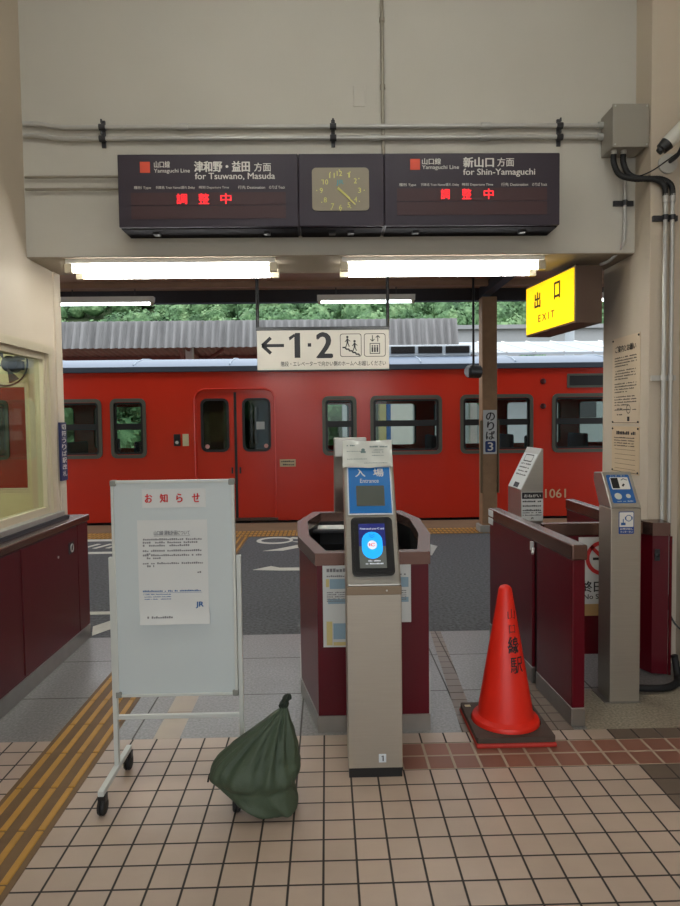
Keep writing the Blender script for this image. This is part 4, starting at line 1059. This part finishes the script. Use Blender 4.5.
for d_, a, b_ in ((dl, -1.63, -1.56), (dr, -1.29, -1.22)): obj('handle_plate', B(a, b_, YTN+.044, YTN+.05, 1.42, 1.56), mat('cream_plate', (196, 186, 150), .5), d_)
for d_, a in ((dl, -1.87), (dr, -.95)): obj('door_sticker', LT((a, YTN+.026, 1.19), [(.035, 0), (.035, .004)], 18, 'Y'), mat('pink_sticker', (206, 150, 140), .5), d_)
obj('door_seam', B(DM-.02, DM+.02, YTN+.015, YTN+.06, .06, 2.06), black_m, t)
bm = bmesh.new()
path = [(DX0-.02, YTN-.006, .05), (DX0-.02, YTN-.006, 1.95), (DX0+.02, YTN-.006, 2.04), (DX0+.12, YTN-.006, 2.085), (DX1-.12, YTN-.006, 2.085), (DX1-.02, YTN-.006, 2.04), (DX1+.02, YTN-.006, 1.95), (DX1+.02, YTN-.006, .05)]
obj('door_rim', TB(path, .016, 8), train_m, t, True)
obj('door_sill', B(DX0-.05, DX1+.05, YTN-.03, YTN+.05, .015, .06, .004), mat('sill_metal', (90, 70, 60), .4, .6), t)
fl = obj('floor_pan', B(-9.5, 9.5, YTN+.05, YTN+2.75, .02, .06), dgrey_m, t)
obj('inner_ceiling', B(-9.5, 9.5, YTN+.08, YTN+2.72, 2.22, 2.26), int_m, t)
for xx in (-9.5, 9.45): obj('end_wall', B(xx, xx+.05, YTN+.02, YTN+2.78, .02, 2.36), train_m, t)
for xx, y0, y1 in ((-2.35, .08, 1.1), (-2.35, 1.8, 2.72), (-.55, .08, 1.1), (-.55, 1.8, 2.72)): obj('partition', B(xx, xx+.04, YTN+y0, YTN+y1, .06, 2.22), mat('partition_cream', (120, 112, 96), .6), t)
for xx in (-4.1, -3.0, .55, 2.0, 3.45, 4.85):
    for yy in (.12, 1.85):
        s_ = obj('seat', B(xx-.42, xx+.42, YTN+yy, YTN+yy+.82, .45, .52, .03), seat_m, t)
        obj('seat_back', B(xx-.05, xx+.05, YTN+yy, YTN+yy+.82, .5, 1.28, .03), seat_m, s_)
# roof
RC = [(YTN-.035, 2.36), (YTN-.035, 2.43), (YTN+.05, 2.47), (YTN+.25, 2.54), (YTN+.6, 2.61), (YTN+1.0, 2.648), (YTN+1.4, 2.66), (YTN+1.8, 2.648), (YTN+2.2, 2.61), (YTN+2.55, 2.54), (YTN+2.75, 2.47), (YTN+2.84, 2.43), (YTN+2.84, 2.36)]
obj('roof', PR(RC, 'X', -9.5, 9.5), roof_m, t, True, 30)
obj('gutter', B(-9.5, 9.5, YTN-.05, YTN-.005, 2.355, 2.44, .006), gut_m, t)
bm = bmesh.new()
for k in range(13):
    xx = -9 + 1.5*k
    tube(bm, [(xx, y+.0, z+.004) for y, z in RC[2:11]], .012, 6)
obj('roof_seams', bm, mat('roof_seam_grey', (130, 144, 158), .5), t)
ac = obj('air_conditioner', B(1.05, 2.45, YTN+.75, YTN+2.0, 2.62, 2.83, .03), mat('ac_pale', (150, 158, 164), .4), t)
for a, b_ in ((1.10, 1.50), (1.56, 1.96), (2.02, 2.42)):
    bm = bmesh.new(); box(bm, a, b_, YTN+.735, YTN+.76, 2.685, 2.80)
    for k in range(6): box(bm, a+.01, b_-.01, YTN+.728, YTN+.742, 2.69+.018*k, 2.698+.018*k)
    obj('louvre', bm, black_m, ac)
obj('destination_slot', B(3.832, 4.40, YTN-.008, YTN+.01, 2.075, 2.235, .006), black_m, t)
obj('slot_frame', ring_mesh(rrect(3.80, 4.43, 2.045, 2.265, .02), rrect(3.835, 4.395, 2.078, 2.232, .01), YTN-.014, YTN), trim_m, t)
for z in (2.15, 1.76): obj('side_lamp', LT((3.42, YTN-.02, z), [(.03, 0), (.045, .006), (.045, .022)], 18, 'Y'), mat('dark_red_lens', (70, 14, 12), .3), t, True)
obj('door_button_box', B(-2.385, -2.285, YTN-.02, YTN, 1.205, 1.392, .006), black_m, t)
obj('door_button', LT((-2.335, YTN-.028, 1.26), [(.022, 0), (.026, .003), (.026, .01)], 14, 'Y'), mat('button_pale', (190, 190, 180), .4), t)
obj('door_button_label', B(-2.25, -2.155, YTN-.004, YTN, 1.205, 1.392), mat('label_cream', (200, 190, 150), .5), t)
obj('side_sticker', B(-.74, -.49, YTN-.003, YTN, .86, .975), mat('sticker_cream', (196, 176, 140), .5), t)
p = Print(flatY(YTN, .004)); p.dashes(-.72, -.51, .93, .955, 88, .03); p.dashes(-.72, -.51, .88, .905, 89, .03); p.done('sticker_print', ink_m, t)
p = Print(flatY(YTN, .003)); p.text('1061', 3.456, 3.79, .305, .445, .02); p.done('car_number', mat('number_cream', (206, 170, 130), .5), t)
for (a, b_) in ((-9.5, -6), (-4.5, -1.5), (2, 5), (6, 9)): obj('underframe_box', B(a, b_, YTN+.3, YTN+2.5, -.7, .015, .03), dgrey_m, t)
for xx in (-7.2, -5.2, 5.4, 7.4): obj('wheel', LT((xx, YTN+.75, -.67), [(.1, 0), (.43, .01), (.43, .12), (.1, .13)], 32, 'Y'), dgrey_m, t, True)
obj('hand_rail', TB(smooth_path([(-.02, YTN-.03, .06), (.2, YTN-.05, -.02), (.7, YTN-.05, -.03)], 4), .012, 8), dgrey_m, t)

# ------------------------------------------------------------------ opposite platform
t = thing('platform_canopy', 'weathered corrugated canopy roof over the opposite platform behind the train', 'canopy', (-5, 17.5, 0))
def corr(x0, x1, yz, pitch, amp, ay=0.):
    bm = bmesh.new(); n = int((x1-x0)/pitch*6); rows = []
    for (y, z) in yz:
        rows.append([bm.verts.new((x0+(x1-x0)*k/n, y + ay*math.sin(2*PI*k/6), z + amp*math.sin(2*PI*k/6))) for k in range(n+1)])
    for a, b_ in zip(rows, rows[1:]):
        for k in range(n): bm.faces.new((a[k], a[k+1], b_[k+1], b_[k]))
    e = bmesh.ops.extrude_face_region(bm, geom=bm.faces[:]); bmesh.ops.translate(bm, vec=(0, 0, -.02), verts=[v for v in e['geom'] if isinstance(v, bmesh.types.BMVert)])
    return bm
XE = 3.05
obj('fascia', corr(-16, XE, [(15.0, 3.30), (15.22, 3.92)], .175, .014, .065), corr_m, t, True, 80)
obj('far_slope', corr(-16, XE, [(15.32, 3.82), (20, 3.33)], .175, .02), rust_m, t, True, 80)
bm = bmesh.new()
for y, z in ((15.5, 3.66), (20, 3.22), (18.6, 3.40), (17.0, 3.60)): box(bm, -16, XE, y-.05, y+.05, z-.07, z+.05)
obj('purlins', bm, rust_m, t)
for xx in (-13.2, -8.4, -3.6, 1.2):
    obj('post', B(xx-.09, xx+.09, 17.4, 17.6, 0, 3.58), mat('post_white', (206, 204, 196), .7), t)
    bm = bmesh.new(); tube(bm, [(xx, 15.5, 3.66), (xx, 17.5, 3.50), (xx, 19.95, 3.2)], .06, 6); tube(bm, [(xx, 16.0, 3.62), (xx, 17.45, 2.7)], .05, 6); tube(bm, [(xx+.9, 17.5, 3.52), (xx, 17.5, 2.9)], .05, 6)
    obj('truss', bm, rust_m, t)
t = thing('station_notice_board', 'pale notice board with blue edge on the opposite platform seen through the train window', 'notice board', (1.95, 16.2, 0))
obj('board', B(1.6, 2.15, 16.2, 16.26, .7, 2.2), mat('pale_board', (214, 214, 208), .6), t)
obj('blue_edge', B(1.5, 1.6, 16.19, 16.27, .7, 2.2), blueink_m, t)
for xx in (1.58, 2.1): obj('leg', B(xx, xx+.05, 16.26, 16.31, 0, 2.2), dgrey_m, t)
t = tag(obj('waiting_shelter', B(.4, 1.1, 16.2, 16.7, 0, 2.35, .02), mat('shelter_grey', (176, 182, 184), .7, var=.1)), 'pale grey shelter on the opposite platform seen through the train window', 'shelter')
t = tag(obj('yellow_locker', B(1.38, 1.55, 16.9, 17.3, 0, 2.3, .01), mat('locker_cream', (214, 200, 120), .6)), 'cream narrow cabinet beside the pale shelter on the far platform', 'cabinet')
for k, (xx, lab) in enumerate(((4.9, 'white panel screen on the far platform seen through the rightmost train window'), (-1.2, 'white panel screen on the far platform seen through the train door glass'))):
    t = thing('panel_screen', lab, 'screen', (xx, 16.5, 0)); obj('panel', B(xx-.6, xx+.6, 16.5, 16.54, .3, 2.1), mat('panel_white', (206, 214, 222), .6), t)
    for a in (-.6, .57): obj('post', B(xx+a, xx+a+.04, 16.48, 16.56, 0, 2.15), galv_m, t)
t = thing('white_building', 'long low white building beyond the tracks right of the platform pillar', 'building', (8.5, 27, 0))
obj('wall', B(2.8, 15, 25, 30, 0, 5.0), wbuild_m, t)
obj('roof', B(2.6, 15.2, 24.8, 30.2, 5.0, 5.15), mat('pale_roof', (130, 132, 134), .7), t)
for k in range(4): obj('window', B(3.8+2.6*k, 5.2+2.6*k, 24.96, 25.01, 1.6, 3.0), dgrey_m, t)
t = tag(obj('utility_pole', TB([(8.35, 22.3, 0), (8.35, 22.3, 7.5)], .16, 14), mat('pale_pole', (150, 158, 164), .6), None, True), 'pale utility pole beyond the train below the yellow sign', 'pole')

# ------------------------------------------------------------------ forested hillside
def crown_mesh(seed, leaves=260):
    rg = random.Random(seed); V = []; F = []
    bm = bmesh.new(); bmesh.ops.create_icosphere(bm, subdivisions=2, radius=.86)
    for v in bm.verts: v.co *= 1 + .22*noise.noise(v.co*1.7 + Vector((seed, 0, 0)))
    for v in bm.verts: V.append(v.co.copy())
    bm.verts.index_update()
    for f in bm.faces: F.append([v.index for v in f.verts])
    bm.free()
    for k in range(leaves):
        z = rg.uniform(-.5, 1); a = rg.uniform(0, 2*PI); rr = math.sqrt(max(0, 1-z*z)); d = Vector((rr*math.cos(a), rr*math.sin(a), z))
        d2 = d*(1 + .22*noise.noise(d*1.7 + Vector((seed, 0, 0))))*rg.uniform(.82, 1.06)
        n_ = (d + .7*Vector((rg.uniform(-1, 1), rg.uniform(-1, 1), rg.uniform(-1, 1)))).normalized(); u = n_.orthogonal().normalized(); v_ = n_.cross(u); s = rg.uniform(.07, .15)
        b0 = len(V); V += [d2+u*s, d2+v_*s*.7, d2-u*s, d2-v_*s*.7]; F.append([b0, b0+1, b0+2, b0+3])
    return V, F
protos = [crown_mesh(s) for s in range(7)]
leaf_m = bpy.data.materials.new('forest_leaves'); leaf_m.use_nodes = True
n_ = leaf_m.node_tree.nodes; l_ = leaf_m.node_tree.links; b0 = n_['Principled BSDF']; b0.inputs['Roughness'].default_value = .7; b0.inputs['Specular IOR Level'].default_value = .2
tc_ = n_.new('ShaderNodeTexCoord'); nz_ = n_.new('ShaderNodeTexNoise'); nz_.inputs['Scale'].default_value = .55; nz_.inputs['Detail'].default_value = 9; nz_.inputs['Roughness'].default_value = .7
rp_ = n_.new('ShaderNodeValToRGB'); e_ = rp_.color_ramp.elements; e_[0].position = .32; e_[0].color = (*lin((50, 78, 54)), 1); e_[1].position = .68; e_[1].color = (*lin((138, 166, 120)), 1)
q_ = e_.new(.5); q_.color = (*lin((86, 118, 80)), 1)
l_.new(tc_.outputs['Object'], nz_.inputs['Vector']); l_.new(nz_.outputs['Fac'], rp_.inputs[0]); l_.new(rp_.outputs[0], b0.inputs['Base Color'])
def scatter(name, label, cnt, fn, seed):
    rg = random.Random(seed); V = []; F = []
    for k in range(cnt):
        x, y, z, r = fn(rg); a = rg.uniform(0, 2*PI); c, s = math.cos(a), math.sin(a); pv, pf = protos[rg.randrange(7)]; b0 = len(V)
        V += [(x + r*(v.x*c - v.y*s), y + r*(v.x*s + v.y*c), z + r*v.z*.9) for v in pv]; F += [[b0+i for i in f] for f in pf]
    me = bpy.data.meshes.new(name); me.from_pydata(V, [], F); me.materials.append(leaf_m)
    o = bpy.data.objects.new(name, me); COL.objects.link(o); tag(o, label, 'forest', None, 'stuff'); return o
def hill(rg):
    q = rg.random(); y = 46 + 34*q; x = rg.uniform(-1, 1)*(22 + y*.35); z = 1.5 + (y-46)*.62 + 2.2*math.sin(x*.11+1) + rg.uniform(-.6, .6); return x, y, z, rg.uniform(.9, 1.9)
scatter('hillside_forest', 'dense green forest covering the hillside behind the station', 950, hill, 3)
def low(rg): return rg.uniform(-24, 1), rg.uniform(24, 30), rg.uniform(.3, 3.4), rg.uniform(.7, 1.3)
scatter('trackside_bushes', 'green bushes along the far side of the opposite platform', 150, low, 4)
t = thing('shrub', 'small green shrub in front of the white building below the exit sign', 'shrub', (6.6, 23.4, 0))
V, F = [], []
rg = random.Random(11)
for k in range(14):
    pv, pf = protos[k % 7]; r = rg.uniform(.35, .6); x, y, z = rg.uniform(-.9, .9), rg.uniform(-.4, .4), 3.0 + rg.uniform(-.8, 1.1); b0 = len(V); V += [(x+v.x*r, y+v.y*r, z+v.z*r) for v in pv]; F += [[b0+i for i in f] for f in pf]
me = bpy.data.meshes.new('foliage'); me.from_pydata(V, [], F); me.materials.append(leaf_m); o = bpy.data.objects.new('foliage', me); COL.objects.link(o); o.parent = t
obj('stem', TB([(6.6, 23.4, 0), (6.6, 23.4, 3.2)], .08, 8), rust_m, t)
t = thing('panel_roof', 'pale metal panel roof beyond the train right of the pillar', 'roof', (7, 16, 0))
obj('roof_sheet', PR([(14.6, 3.0), (17.4, 3.58), (17.4, 3.62), (14.6, 3.05)], 'X', 3.3, 12), mat('pale_roof_sheet', (134, 143, 150), .5, .1), t)
bm = bmesh.new()
for k in range(14): tube(bm, [(3.4+.65*k, 14.6, 3.055), (3.4+.65*k, 17.4, 3.625)], .025, 6)
obj('roof_seams', bm, galv_m, t)
for xx in (3.6, 7.6, 11.6): obj('post', B(xx-.08, xx+.08, 15.9, 16.1, 0, 3.3), galv_m, t)
struct('ground_hillside', PR([(38, -6), (95, 28), (95, -8), (38, -8)], 'X', -70, 70), mat('hill_soil', (58, 74, 44), .9, var=.3))
